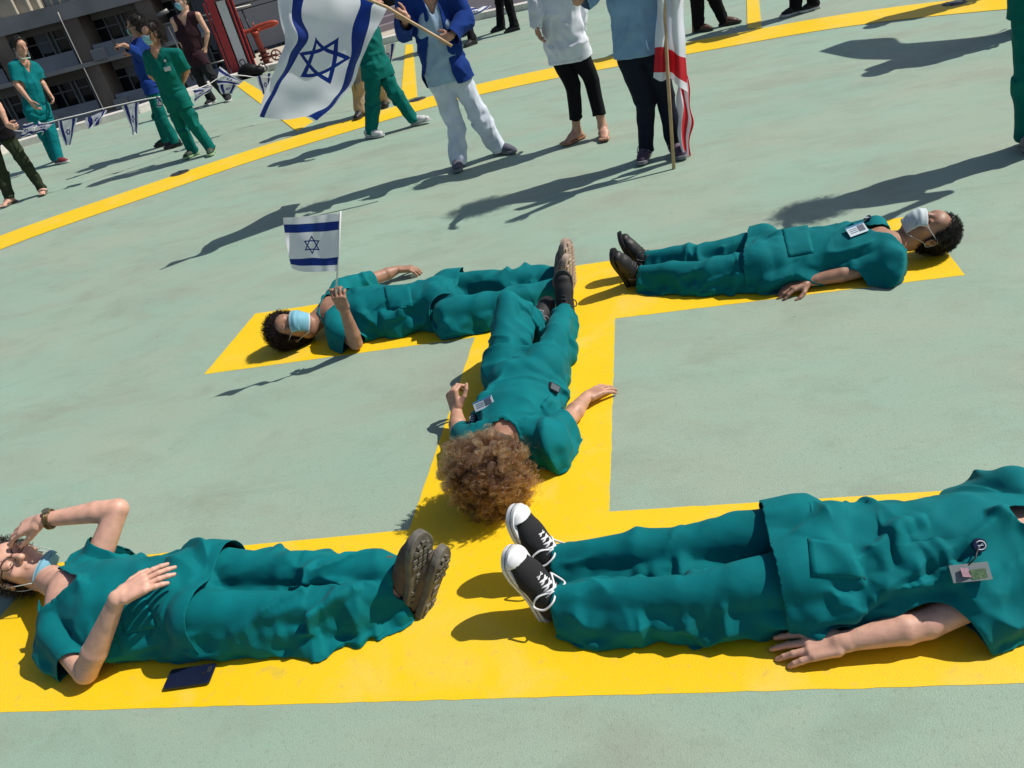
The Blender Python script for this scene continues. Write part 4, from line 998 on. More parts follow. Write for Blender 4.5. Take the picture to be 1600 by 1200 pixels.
# dark shaded building across the street: floors, bays, windows
D0=58.
def fb(px,py): return AT(px,py,fr(0,D0,0))
M_wall=mat('old_render_dark',(.30,.28,.24),.95,var=.25,vs=.35,bump=.3,bs=4); M_brown=mat('brown_stained_render',(.25,.195,.15),.95,var=.3,vs=.5); M_par=mat('balcony_panel_grey',(.27,.29,.32),.9,var=.2,vs=.5)
M_slab=mat('slab_concrete',(.40,.385,.35),.9,var=.2,vs=.6); M_fr=mat('window_frame_grey',(.40,.42,.43),.6); M_glass=mat('window_glass_dark',(.018,.022,.026),.12,spec=.6); M_pipe=mat('pale_downpipe',(.42,.40,.36),.7)
roofz=fb(60,24)[2]; fh=3.05; nb_,nf=9,5; bw=4.6; x0=-41.
sx=((fb(120,60)-fr(0,D0,0))@FRt)       # a bay boundary passes here
bld=empty('apartment_building',fr(x0,D0,-24)); tag(bld,'dark weathered apartment building in shade with recessed balconies and pale downpipes','building')
BB=fr(x0,D0,-24)
def B_box(nm,x,y,z,hx,hy,hz,mt,par=bld,bev=0):
    k=MB(); k.box(fr(x,D0+y,z),(hx,hy,hz),[FRt,FH,up],bev); return k.build(nm,mt,par,BB)
x_l=sx-bw*4; x_r=sx+bw*6
B_box('wall',(x_l+x_r)/2,5.2,(roofz-24)/2,(x_r-x_l)/2,4,(roofz+24)/2,M_wall)
B_box('roof',(x_l+x_r)/2,4.2,roofz+.15,(x_r-x_l)/2+.4,5.6,.16,mat('roof_gravel',(.28,.26,.22),.95,var=.4,vs=2))
B_box('roof_parapet',(x_l+x_r)/2,-1.3,roofz-.15,(x_r-x_l)/2+.4,.12,.45,M_slab)
rb_=random.Random(4)
for j in range(nf):
    zt=roofz-.3-j*fh
    B_box('floor_slab',(x_l+x_r)/2,-.15,zt-fh+.1,(x_r-x_l)/2,1.35,.13,M_slab)
    for i in range(10):
        xc=x_l+bw*(i+.5)
        B_box('pilaster',xc-bw/2+.55,-.1,zt-fh/2+.1,.50,1.2,fh/2-.16,M_brown)
        B_box('balcony_panel',xc+.55,-1.25,zt-fh+.62,bw/2-.62,.06,.45,M_par)
        B_box('lintel',xc+.55,.75,zt-.35,bw/2-.6,.12,.38,M_slab if rb_.random()<.3 else M_wall)
        for k_ in range(2):
            wx=xc-.55+k_*1.95; wh=.95; ww=.82
            k=MB(); zc=zt-fh/2-.08
            for dx,dz,hx,hz in((0,wh,ww,.05),(0,-wh,ww,.05),(-ww,0,.05,wh),(ww,0,.05,wh),(0,0,.035,wh),(0,.35,ww,.03)): k.box(fr(wx+dx,D0+1.02,zc+dz),(hx,.06,hz),[FRt,FH,up])
            f=k.build('window',M_fr,bld,BB)
            for sg in(-1,1):
                q=MB(); q.box(fr(wx+sg*ww/2,D0+1.09,zc),(ww/2-.04,.02,wh-.04),[FRt,FH,up]); q.build('pane',M_glass,f,BB)
            if rb_.random()<.45:
                q=MB(); hh=rb_.uniform(.3,.8); q.box(fr(wx+rb_.choice((-1,1))*ww/2,D0+1.0,zc+wh-hh),(ww/2-.06,.03,hh),[FRt,FH,up]); q.build('shutter',M_par,f,BB)
        if rb_.random()<.35: B_box('air_conditioner',xc-.9,-1.45,zt-fh+.5,.42,.2,.32,mat('ac_white',(.30,.30,.30),.6),bev=.03)
for i in range(11):
    if i%2==0:
        k=MB(); k.tube([fr(x_l+bw*i+.15,D0-1.45,roofz-.1),fr(x_l+bw*i+.15,D0-1.45,-22)],.045,8); k.build('downpipe',M_pipe,bld,BB,True)
# things on that roof, in the sun
M_conc=mat('sunlit_concrete',(.36,.33,.27),.9,var=.3,vs=.8); M_tank=mat('dull_blue_metal',(.16,.20,.24),.6,var=.2,vs=1)
def roof_box(px,py,w,d,h,mt,lb,name='roof_plant',off=2.5,cat='roof plant'):
    p=AT(px,py,fr(0,D0,0),off); c=np.array([p[0],p[1],roofz+.31]); k=MB(); k.box(c+up*h/2,(w/2,d/2,h/2),[FRt,FH,up],.04); k.box(c+up*(h+.05),(w/2+.1,d/2+.1,.06),[FRt,FH,up]); o=k.build(name,mt,base=c); tag(o,lb,cat); return c
roof_box(38,8,1.0,1.2,3.2,M_conc,'tall pale concrete shaft on the dark building roof, left of two','concrete_shaft',2.,'shaft')
roof_box(54,4,.9,1.2,3.6,M_conc,'taller pale concrete shaft on the dark building roof, right of two','concrete_shaft',2.4,'shaft')
roof_box(12,22,1.8,1.4,1.3,M_conc,'low broken concrete block on the roof edge at the far left','concrete_block',1.8,'block')
roof_box(8,2,2.4,2,1.8,M_tank,'dull blue metal tank box on the roof at the far left','tank_box',4.,'tank')
roof_box(110,0,2.6,2,1.2,M_tank,'low dark metal plant box on the roof by thin pipes','plant_box',3.5)
roof_box(150,-12,2.2,1.5,2.2,mat('pale_green_metal',(.40,.44,.30),.6),'pale green roof hut above the dark building','roof_hut',4.,'hut')
for i,(x,lb) in enumerate([(70,'leftmost of the thin pale pipes standing on the roof edge'),(84,'second thin pale pipe standing on the roof edge'),(98,'third thin pale pipe standing on the roof edge'),(118,'rightmost of the thin pale pipes standing on the roof edge')]):
    p=AT(x,12,fr(0,D0,0),1.); c=np.array([p[0],p[1],roofz+.3]); k=MB(); k.tube([c,c+up*2.6],.05,6); k.tube(smooth_path([c+up*2.6,c+up*2.8+FRt*.2,c+up*2.7+FRt*.4]),.05,6); o=k.build('roof_pipe',M_pipe,base=c,smooth=True); tag(o,lb,'pipe','thin pipes on the far roof')
# sunlit blocks further back
for i,(x,y,hx,hz,mt,lb) in enumerate([(-62,96,9,3,M_conc,'pale apartment block far behind at the left'),(-34,104,12,2.5,mat('far_block_cream',(.42,.38,.30),.9,var=.2,vs=.3),'cream apartment block far behind the dark building'),(-2,110,14,1.5,mat('far_block_grey',(.25,.26,.27),.9,var=.2,vs=.3),'grey flat roofed block far behind the plant room')]):
    bb=fr(x,y,-24); e=empty('distant_block',bb); tag(e,lb,'building','blocks in the far city')
    k=MB(); k.box(fr(x,y+6,-24+(24-9+hz*2)/2),(hx,6,(24-9+hz*2)/2),[FRt,FH,up]); k.build('wall',mt,e,bb)
    ztop=-9+hz*2
    for wi in range(int(hx*2/3)):
        for wj in range(3):
            k=MB(); k.box(fr(x-hx+1.5+wi*3,y-.03,ztop-2-wj*3.1),(.7,.05,.75),[FRt,FH,up]); k.build('window',M_glass,e,bb)
# lower left street-side dark wing with black pipes
wb=G(0,215); lp=empty('service_wing',fr(-17,22,-8)); tag(lp,'dark service wing with black riser pipes below the deck at far left','building'); wbb=fr(-17,22,-8)
k=MB(); k.box(fr(-19.2,24,-9.2),(6.5,3.,7.),[FRt,FH,up]); k.build('wall',mat('service_wing_dark',(.10,.10,.10),.9,var=.2,vs=.6),lp,wbb)
for i in range(3):
    k=MB(); x=-13.4-i*.35; k.tube([fr(x,20.85,-2.3),fr(x,20.85,-14)],.07,8); k.build('riser_pipe',M_black,lp,wbb,True)
# ---------------------------------------------------------------- five people lying on the letter
UPV=V3(0,0,1)
def card(par,base,C,X,Y,w,h,kind='id'):
    X=nrm(X); Y=nrm(Y-X*(X@Y)); Z=nrm(np.cross(X,Y))
    m=MB(); m.box(C,(w/2,h/2,.0012),[X,Y,Z],.0006); o=m.build('name_badge',mat('badge_card',(.62,.72,.76),.35) if kind=='id' else mat('badge_sleeve_grey',(.22,.25,.25),.3),par,base)
    if kind=='id':
        m=MB(); m.box(C+Z*.0018+X*w*.24,(w*.17,h*.30,.0004),[X,Y,Z]); m.build('badge_photo',mat('badge_photo',(.10,.12,.16),.4),o,base)
        m=MB(); m.box(C+Z*.0018+Y*h*.42,(w*.48,h*.07,.0004),[X,Y,Z]); m.build('badge_band',mat('badge_band',(.05,.22,.42),.4),o,base)
        m=MB()
        for k in range(3): m.box(C+Z*.0018-X*w*.18+Y*(h*.15-k*h*.18),(w*.2,h*.03,.0004),[X,Y,Z])
        m.build('badge_print',mat('badge_print',(.12,.14,.2),.4),o,base)
    return o
def reel(par,base,C,X,Z,r=.017,col=(.01,.012,.05)):
    X=nrm(X);Z=nrm(Z);Y=np.cross(Z,X); m=MB(); m.tube([C-Z*.004,C+Z*.006],r,18); o=m.build('badge_reel',mat('reel_navy',col,.35),par,base)
    m=MB(); a=np.linspace(0,2*math.pi,21); m.tube([C+Z*.0068+X*r*.68*math.cos(t)+Y*r*.68*math.sin(t) for t in a],.0016,5,False)
    for t in(0,.7): m.tube([C+Z*.007-X*r*.4*math.cos(t)-Y*r*.4*math.sin(t),C+Z*.007+X*r*.4*math.cos(t)+Y*r*.4*math.sin(t)],.0012,4)
    m.build('reel_emblem',mat('reel_white',(.7,.75,.8),.4),o,base); return o
def on_top(body,C,dirn,off=.006):
    """drop a point on the shirt along -dirn"""
    return C
from mathutils.bvhtree import BVHTree
def bvh_of(o,base):
    dg=bpy.context.evaluated_depsgraph_get(); e=o.evaluated_get(dg); me=e.to_mesh(); V=[Vector(np.array(v.co)+base) for v in me.vertices]; b=BVHTree.FromPolygons(V,[tuple(p.vertices) for p in me.polygons]); e.to_mesh_clear(); return b
def hit(b,px,py):
    d=ray(px,py); r=b.ray_cast(Vector(CAMP),Vector(d))
    return (np.array(r[0]),np.array(r[1])) if r[0] is not None else (None,None)

# far left woman with the small flag
J=dict(head=G(456,512,.115),neck=G(506,482,.13),chest=G(570,477,.125),pelvis=G(690,466,.12),
 shR=G(528,512,.10),shL=G(533,450,.13),elR=G(556,536,.045),wrR=G(538,484,.27),elL=G(600,430,.06),wrL=G(622,421,.06),
 hiR=G(700,488,.11),hiL=G(702,448,.12),knR=G(790,470,.105),knL=G(796,436,.125),anR=G(868,446,.085),anL=G(872,428,.095))
FLp=person(dict(label='woman in teal scrubs lying on the far left bar, holding up a small flag',J=J,s=.98,near=1,floor=.004,skin='brown',seed=11,
 face=V3(.15,-.62,.75),hup=V3(-1,-.25,.22),
 handR=dict(d=J['wrR']-J['elR']+V3(-.02,0,.02),n=V3(.1,-.9,-.1),t=V3(-.9,-.1,.2),curl=(38,62,35),thumb=.4,s=.95),
 handL=dict(d=V3(.9,.1,-.12),n=UPV,curl=(25,25,20)),
 top=dict(m=TEAL,v=.03,bust=.8,hem=.10,sleeve=.66,fit=1.02),bot=dict(m=TEAL,r=(.112,.090,.080),end=.96,bunch=1.2,ex=(.14,.08)),
 footL=dict(t='tan',name='sneaker',T=V3(.10,.05,1),U=V3(-1,.50,.12),upper=mat('taupe_mesh',(.20,.15,.13),.9,var=.15,bump=.2,bs=300),sole=mat('sand_sole',(.36,.28,.22),.8,var=.15),lugs='grid',tread=mat('sand_tread',(.45,.35,.28),.8),side=1,rocker=.8,s=1.05),
 footR=dict(t='tan',name='sneaker',T=V3(.22,-.15,1),U=V3(-1,.45,.2),upper=mat('taupe_mesh',(.20,.15,.13),.9),sole=mat('sand_sole',(.36,.28,.22),.8),lugs='grid',tread=mat('sand_tread',(.45,.35,.28),.8),side=-1,s=1.05),
 hair=dict(t='curly',c='dark',grow=.014,n=2200,len=.045,curl=.008,freq=1.8,r=.0013,steps=12,bias=(-.8,-.1,-.7),bmix=.8),mask=dict()))
# far right man
J=dict(head=G(1452,362,.125),neck=G(1398,384,.115),chest=G(1325,384,.115),pelvis=G(1205,402,.105),
 shR=G(1366,357,.12),shL=G(1388,402,.10),elL=G(1335,424,.05),wrL=G(1262,440,.04),elR=G(1285,372,.05),wrR=G(1232,388,.05),
 hiR=G(1190,382,.105),hiL=G(1192,414,.10),knR=G(1092,398,.100),knL=G(1094,424,.095),anR=G(1008,404,.085),anL=G(996,427,.075))
FRp=person(dict(label='man in teal scrubs and white mask lying on the far right bar',J=J,s=.98,near=1,floor=.004,skin='brown',seed=21,
 face=V3(-.12,-.22,1),hup=V3(1,-.12,.12),
 handL=dict(d=V3(-1,-.30,-.10),n=V3(0,-.25,1),t=V3(.1,-1,0),curl=(14,22,14),spread=.16),
 handR=None,
 top=dict(m=TEAL,v=.03,hem=.12,sleeve=.70,sr=(.062,.066,.082),fit=.97),bot=dict(m=TEAL,r=(.098,.082,.078),end=.93,bunch=1.1,ex=(.15,.08)),
 footR=dict(t='leather',name='leather_shoe',T=V3(-.32,.05,1),U=V3(1,0,.3),upper=M_leather,sole=M_black,side=-1,laces=M_black,s=1.0),
 footL=dict(t='leather',name='leather_shoe',T=V3(-.30,-.34,1),U=V3(1,-.3,.2),upper=M_leather,sole=M_black,side=1,laces=M_black,s=1.0),
 hair=dict(t='short',c='black',grow=.008,n=2600,len=.016,curl=.004,freq=1.2,r=.0012,steps=8,bias=(.5,0,0),bmix=.4),mask=dict(m=M_maskw)))
# centre woman, head towards the viewer
J=dict(head=G(770,722,.135),neck=G(788,678,.13),chest=G(802,640,.125),pelvis=G(818,590,.12),
 shL=G(738,692,.105),shR=G(850,683,.11),elL=G(716,672,.05),wrL=G(713,642,.085),elR=G(892,651,.045),wrR=G(916,621,.045),
 hiL=G(786,582,.125),hiR=G(848,578,.125),knR=G(868,524,.145),anR=G(883,484,.095),knL=G(793,471,.325),anL=G(838,505,.085))
Cp=person(dict(label='woman with big curly brown hair lying along the yellow crossbar, one knee raised',J=J,s=.96,near=2,floor=.004,skin='tan',seed=33,
 face=V3(-.02,.72,.85),hup=V3(-.14,-.85,.66),fat=.98,
 handR=dict(d=V3(.75,.75,-.10),n=V3(-.2,.1,1),t=V3(-.7,.7,0),curl=(10,14,10),spread=.25,s=.95),
 handL=dict(d=V3(-.15,.5,.6),n=V3(-1,-.1,.1),t=V3(0,.5,.8),curl=(50,50,30)),
 hair=dict(t='curly',c='curly',grow=.014,n=0),
 top=dict(m=TEAL,v=None,bust=.9,hem=.12,sleeve=.62,sr=(.064,.068,.088),fit=1.02),bot=dict(m=TEAL,r=(.092,.070,.058),rL=(.092,.076,.062),end=.92,ex=(.14,.08),bunch=1.0),
 footR=dict(t='sneaker',name='sneaker',T=V3(.04,.20,1),U=V3(0,-1,.2),upper=mat('black_mesh',(.015,.015,.017),.7,bump=.2,bs=300),sole=mat('grey_black_sole',(.03,.03,.033),.6),laces=mat('dark_lace',(.02,.02,.02),.7),side=-1,s=.98),
 footL=dict(t='sneaker',name='sneaker',T=V3(.35,.8,.45),U=V3(.2,-.5,.9),upper=mat('black_mesh',(.015,.015,.017),.7),sole=mat('grey_black_sole',(.03,.03,.033),.6),laces=mat('grey_lace',(.25,.25,.27),.7),side=1,s=.98),
 ))
# near left woman shading her eyes
J=dict(head=G(27,884,.150),neck=G(92,922,.15),chest=G(170,935,.14),pelvis=G(300,925,.13),
 shR=G(88,988,.11),shL=G(150,880,.155),elR=G(134,1050,.05),wrR=G(184,934,.29),elL=G(184,795,.29),wrL=G(66,813,.32),
 hiR=G(312,960,.125),hiL=G(330,890,.135),knR=G(478,950,.105),knL=G(476,893,.125),anR=G(642,918,.07),anL=G(626,894,.125))
NLp=person(dict(label='woman in glasses lying on the near left bar, one hand shading her eyes',J=J,s=1.02,near=2,floor=.004,skin='fair',seed=41,
 face=V3(.66,-.30,.72),hup=V3(-.78,-.10,.60),
 handR=dict(d=V3(.80,.62,.06),n=V3(.1,-.35,1),t=V3(-.5,.9,.25),curl=(6,10,8),spread=.10,thumb=1.1,s=.98),
 handL=dict(d=V3(-.90,-.15,-.16),n=V3(.05,.55,.8),t=V3(.35,-.9,-.1),curl=(12,20,12),thumb=.35,s=.96),
 top=dict(m=TEAL,v=.04,bust=.8,hem=.10,sleeve=.50,sr=(.068,.068,.076),fit=1.02),bot=dict(m=TEAL,r=(.112,.090,.068),end=.95,ex=(.15,.09),bunch=1.0),
 footL=dict(t='boot',name='ankle_boot',T=V3(.36,.10,1),U=V3(-.80,.55,.22),upper=M_boot,sole=M_sole,lugs='boot',side=1,s=1.0),
 footR=dict(t='boot',name='ankle_boot',T=V3(.50,.25,.9),U=V3(-.8,.35,.35),upper=M_boot,sole=M_sole,lugs='boot',side=-1,s=.96),
 hair=dict(t='long',c='dark',grow=.012,n=1600,len=.05,curl=.002,freq=1,r=.0009,steps=8,bias=(-.8,0,-.6),bmix=.95,extra=[((0,-.10,.02),(0,-.14,-.02),.05,.04)]),mask=dict(low=.075)))
# near right person, head outside the picture
J=dict(head=G(1740,800,.135),neck=G(1655,822,.15),chest=G(1515,845,.15),pelvis=G(1285,866,.14),
 shR=G(1585,765,.16),shL=G(1598,900,.12),elL=G(1448,975,.06),wrL=G(1318,1003,.05),elR=G(1460,800,.05),wrR=G(1370,815,.05),
 hiR=G(1248,828,.14),hiL=G(1255,898,.135),knR=G(1080,850,.12),knL=G(1072,932,.115),anR=G(866,872,.09),anL=G(868,936,.085))
NRp=person(dict(label='person lying on the near right bar in black and white canvas shoes',J=J,s=1.02,near=2,floor=.004,skin='fair',seed=52,fat=1.02,
 face=V3(0,0,1),hup=V3(1,0,.1),
 handL=dict(d=V3(-1,-.02,-.10),n=V3(0,-.30,1),t=V3(.1,1,.3),curl=(8,12,10),spread=.14,s=1.0),
 handR=None,
 top=dict(m=TEAL,v=.060,hem=.13,sleeve=.60,sr=(.075,.080,.110),fit=1.04,r=(.128,.122,.128,.085),belly=.75),bot=dict(m=TEAL,r=(.105,.080,.078),end=.97,bunch=.5),
 footL=dict(t='canvas',name='canvas_shoe',T=V3(-.34,.12,1),U=V3(1,-.50,.40),upper=M_canvas,sole=M_white,laces=mat('white_lace',(.75,.75,.76),.8),side=1,s=1.0),
 footR=dict(t='canvas',name='canvas_shoe',T=V3(-.26,.22,1),U=V3(1,-.35,.33),upper=M_canvas,sole=M_white,laces=mat('white_lace',(.75,.75,.76),.8),side=-1,s=1.0),
 ))

# the curly hair of the centre woman: long loose ringlets fanned round her head towards the viewer
def big_curls(bo):
    H,U,F=bo['J']['head'],bo['hU'],bo['hF']; Rr=np.cross(F,U); o=bo['hair']; base=bo['base']
    P=np.array([v.co[:] for v in o.data.vertices])+base; Q=np.array([list(p.vertices) for p in o.data.polygons]); N=mesh_nor(P,Q)
    up_=(P-H)@U; k=(up_>-.085); P,N=P[k],N[k]
    rel=(P-H); out=rel/(np.linalg.norm(rel,axis=1)[:,None]+1e-9)
    bias=out*.85+V3(-.10,-.85,-.45)
    hm=hair_mat('hair_curly',*HC_['curly'])
    strands('ringlets',o,base,P,N,300,.112,hm,bias,.0115,4.2,.0010,40,.85,.30,.006,5,clump=11,cr=.0032)
    strands('ringlets',o,base,P,N,90,.095,hair_mat('hair_curly_light',(.12,.055,.020),(.32,.16,.06)),bias*.6+out*.8,.011,3.8,.0010,36,.6,.35,.006,8,clump=8,cr=.003)
    strands('flyaways',o,base,P,N,240,.135,hm,bias+out*.5,.011,4.,.0005,34,.8,.6,.006,9)
big_curls(Cp)
BV={}
def put(bo,px,py,lift=.004,key='top0'):
    k=(id(bo),key)
    if k not in BV: BV[k]=bvh_of(bo[key],bo['base'])
    p,n=hit(BV[k],px,py)
    if p is None: p=G(px,py,.22); n=UPV
    if n@(CAMP-p)<0: n=-n
    return p+n*lift,n
def badge_at(bo,px,py,xdir,w=.085,h=.054,reel_px=None,kind='id',lift=.012):
    p,n=put(bo,px,py,lift); x=nrm(np.asarray(xdir)-n*(np.asarray(xdir)@n)); y=np.cross(n,x); c=card(bo['body'],bo['base'],p,x,y,w,h,kind)
    if reel_px:
        r,rn=put(bo,*reel_px,.008); reel(bo['body'],bo['base'],r,x,rn)
        m=MB(); m.tube([r,(r+p)/2+n*.012,p+y*h*.4],.002,5); m.build('badge_cord',M_black,bo['body'],bo['base'],True)
    return c
badge_at(FRp,1338,361,V3(1,.35,.0),.088,.056,(1357,343))
badge_at(Cp,757,631,V3(1,.15,.25),.085,.040,(742,654))
badge_at(NRp,1515,896,V3(1,-.02,.1),.088,.044,(1527,851),'plain')
for dx,cc_ in((-9,(.16,.06,.10,1)),(11,(.09,.16,.08,1))):
    p,n=put(NRp,1515+dx,898,.0155); x=nrm(V3(1,-.02,.1)-n*n[0]); m=MB(); m.box(p,(.018,.012,.0006),[x,np.cross(n,x),n]); m.build('sticker',mat('sticker_%d'%dx,cc_,.5,var=.5,vs=160),NRp['body'],NRp['base'])
# handset in the pocket of the centre woman
p,n=put(Cp,864,606,.004); m=MB(); x=nrm(V3(1,-.35,0)-n*(V3(1,-.35,0)@n)); m.box(p,(.030,.018,.009),[x,np.cross(n,x),n],.006); m.build('pager',M_black,Cp['body'],Cp['base'])
m=MB(); m.box(p+n*.0105,(.022,.012,.001),[x,np.cross(n,x),n],.0006); m.build('pager_screen',mat('grey_screen',(.12,.14,.16),.2),Cp['body'],Cp['base'])
# breast and hem pockets sewn on the shirts, following the cloth
def pocket(bo,quad,mt=TEAL,lift=.0035,n=9,name='pocket'):
    q=[np.array(a,float) for a in quad]; P=[]; ok=True
    for j in range(n):
        for i in range(n):
            u,v=i/(n-1),j/(n-1); a=(q[0]*(1-u)+q[1]*u)*(1-v)+(q[3]*(1-u)+q[2]*u)*v; p_,n_=put(bo,a[0],a[1],lift if 0<i<n-1 and 0<j<n-1 else lift*.3); P.append(p_)
    P=np.array(P); Pm=P.reshape(n,n,3); 
    Fq=[(j*n+i,j*n+i+1,(j+1)*n+i+1,(j+1)*n+i) for j in range(n-1) for i in range(n-1)]
    o=mesh_obj(name,P,Fq,mt,bo['body'],bo['base']); 
    s_=o.modifiers.new('t','SOLIDIFY'); s_.thickness=.002
pocket(NRp,[(1262,842),(1330,850),(1352,905),(1268,900)]); pocket(FRp,[(1222,358),(1262,352),(1272,395),(1232,402)]); pocket(FLp,[(600,448),(640,445),(646,480),(606,484)]); pocket(NLp,[(185,938),(225,930),(245,980),(195,992)])
# glasses, watch on the near left woman
H,U_,F_=NLp['J']['head'],NLp['hU'],NLp['hF']; R_=np.cross(F_,U_); s_=NLp['s']; LL=lambda x,y,z:H+(R_*x+F_*y+U_*z)*s_
m=MB()
for sg in(-1,1):
    a=np.linspace(0,2*math.pi,21); m.tube([LL(sg*.034+.026*math.copysign(abs(math.cos(t))**.7,math.cos(t)),.108-.006*abs(math.cos(t)),.006+.018*math.copysign(abs(math.sin(t))**.7,math.sin(t))) for t in a],.0022,5,False)
    m.tube([LL(sg*.060,.102,.012),LL(sg*.078,.06,.012),LL(sg*.084,.0,.006),LL(sg*.082,-.02,-.01)],.0024,5)
m.tube([LL(-.008,.108,.010),LL(.008,.108,.010)],.002,5); m.build('glasses',mat('brown_glasses',(.03,.015,.01),.3),NLp['body'],NLp['base'],True)
W=NLp['J']['wrL']; D_=nrm(NLp['J']['elL']-W); m=MB(); c=W+D_*.028; x=nrm(np.cross(D_,UPV)); y=np.cross(D_,x); a=np.linspace(0,2*math.pi,25)
for k in(-.006,0,.006): m.tube([c+D_*k+x*math.cos(t)*.0355+y*math.sin(t)*.0335 for t in a],.0038,6,False)
wt=m.build('watch_strap',mat('watch_gold_brown',(.12,.08,.03),.35,.5),NLp['body'],NLp['base'],True)
m=MB(); m.tube([c-y*.034,c-y*.042],.014,16); m.build('watch_face',mat('watch_dial',(.2,.18,.12),.25,.6),NLp['body'],NLp['base'])
# telephone on the yellow paint
cs=[G(260,1081),G(268,1050),G(336,1040),G(331,1070)]; c=sum(cs)/4; x=nrm(cs[2]-cs[1]); y=nrm(np.cross(UPV,x)); e=empty('mobile_phone',(c[0],c[1],.005)); tag(e,'dark blue mobile phone lying face down on the yellow paint','phone')
m=MB(); m.box(V3(c[0],c[1],.0095),(.079,.0385,.0045),[x,y,UPV],.006); m.build('case',mat('phone_navy',(.008,.012,.035),.25,bump=.02),e,(c[0],c[1],.005))
m=MB(); m.tube([V3(*c[:2],.0135)+x*.048+y*.0,V3(*c[:2],.0150)+x*.048],.006,14); m.build('fingerprint_sensor',M_black,e,(c[0],c[1],.005)); m=MB(); m.box(V3(*c[:2],.0142)+x*.064+y*.014,(.006,.012,.0012),[x,y,UPV],.001); m.build('camera_lens',M_glassd,e,(c[0],c[1],.005))
# ---------------------------------------------------------------- people standing round the letter
def fabric(n,c,**k): return cloth(n,c,fold=.4,**k)
NAVY=fabric('navy_denim',(.010,.014,.026)); BLK=fabric('black_jersey',(.006,.006,.008)); OLIVE=fabric('olive_cotton',(.030,.040,.022)); BEIGE=fabric('beige_chino',(.34,.29,.22))
RBLUE=fabric('royal_blue_knit',(.009,.038,.20)); PALEB=fabric('pale_blue_cotton',(.60,.65,.74)); PALET=fabric('pale_blue_tunic',(.30,.43,.56)); SKYT=fabric('sky_blue_jersey',(.21,.36,.54)); MAROON=fabric('maroon_vest',(.030,.012,.018)); CHAR=fabric('charcoal_cotton',(.018,.018,.021))
def sn(name,up,sole,T,laces=None,t='sneaker',**k): return dict(t=t,name=name,T=T,U=V3(0,0,1),upper=up,sole=sole,laces=laces,rocker=.5,**k)
u_white=mat('white_leather',(.55,.55,.55),.5,var=.06); u_grey=mat('grey_knit',(.10,.10,.13),.8,var=.1); u_purp=mat('plum_knit',(.085,.055,.085),.8,var=.12); u_red=mat('dark_red_knit',(.16,.012,.02),.7); u_gy=mat('green_yellow_knit',(.03,.05,.03),.7,var=.5,vs=60)
s_white=mat('sole_white',(.5,.5,.5),.6); s_grey=mat('sole_grey',(.18,.18,.2),.6); s_lime=mat('sole_lime',(.25,.40,.22),.6)
shirtR=(.112,.100,.110,.076); tR=(.092,.068,.062)
def P_(label,pL,pR,H,front,over_,**k):
    J,c=stand(pL,pR,H,front,over_,cen=k.pop('cen',None)); f=nrm([front[0],front[1],0]); up=V3(0,0,1)
    sp=dict(label=label,J=J,s=H/1.70,near=k.pop('near',0),base=c,group='people standing around the helipad letter'); sp.setdefault('face',k.pop('face',f)); sp.setdefault('hup',k.pop('hup',nrm(J['head']-J['neck'])*.5+up*.5))
    sp.update(k)
    sc=k.get('soft',.45)
    for q in('top','bot','over'):
        if sp.get(q): sp[q]=dict(sp[q]); sp[q]['kw']={**dict(ex=(.055,.05),crease=.034*sc,seedamp=.009),**sp[q].get('kw',{})}
    for d in 'LR':
        q=sp.get('foot'+d)
        if q is None and 'foot'+d not in k: sp['foot'+d]=sn('shoe',M_leather,M_black,f)
        sp.setdefault('hand'+d,dict(d=nrm(J['wr'+d]-J['el'+d])+V3(0,0,-.2),n=np.cross(f,up)*(1 if d=='R' else -1),t=f,curl=(25,30,20)))
    return person(sp)
sk=lambda m,**k:dict(m=m,sleeve=.62,hem=.13,r=shirtR,sr=(.060,.060,.072),**k)
tr=lambda m,**k:dict(m=m,r=k.pop('r',tR),**k)
# man with red shoes
P_('man in teal scrubs and red shoes standing at far left by the curb',(94,256),(88,252),1.72,(1,-.45),
 dict(pelvis=(54,164),chest=(44,128),neck=(32,92),head=(31,73),shR=(20,104,-.12),elR=(25,131,-.2),wrR=(47,158,-.25),elL=(64,126,.12),wrL=(77,146,.05)),near=1,skin='tan',face=V3(1,-.45,.02),
 top=sk(TEAL,v=.11),bot=tr(TEAL),footL=sn('sneaker',u_red,s_white,V3(1,-.25,0)),footR=sn('sneaker',u_red,s_white,V3(1,-.35,0)),
 hair=dict(t='short',c='black',grow=.020,n=900,len=.025,curl=.001,r=.002),mask=dict(low=.13,m=mat('mask_green',(.30,.60,.48),.7)),seed=61)
# woman in the blue jersey, telephone in hand
B3=P_('woman in a blue jersey and green trousers holding up a phone',(278,229),(262,226),1.64,(-1,-.35),
 dict(pelvis=(232,124),chest=(218,86),neck=(212,62),head=(212,40),elL=(215,80,-.2),wrL=(194,70,-.35),elR=(222,95,.15),wrR=(206,84,.05),shL=(222,66,-.10)),near=1,skin='tan',face=V3(-1,-.15,-.1),
 top=dict(m=RBLUE,name='jersey',sleeve=1.9,hem=.12,r=shirtR,sr=(.060,.060,.072),v=None),bot=tr(TEAL2),handL=dict(d=V3(-1,-.1,.15),n=V3(0,-.3,1),t=V3(0,-1,.3),curl=(50,50,30)),
 footL=sn('shoe',M_leather,M_black,V3(-1,-.3,0)),footR=sn('shoe',M_leather,M_black,V3(-1,-.3,0)),
 hair=dict(t='long',c='dark',grow=.016,n=600,len=.06,r=.0018,curl=.004,bias=(.5,0,-.6)),mask=dict(low=.03,m=mat('mask_green',(.30,.60,.48),.7)),seed=62)
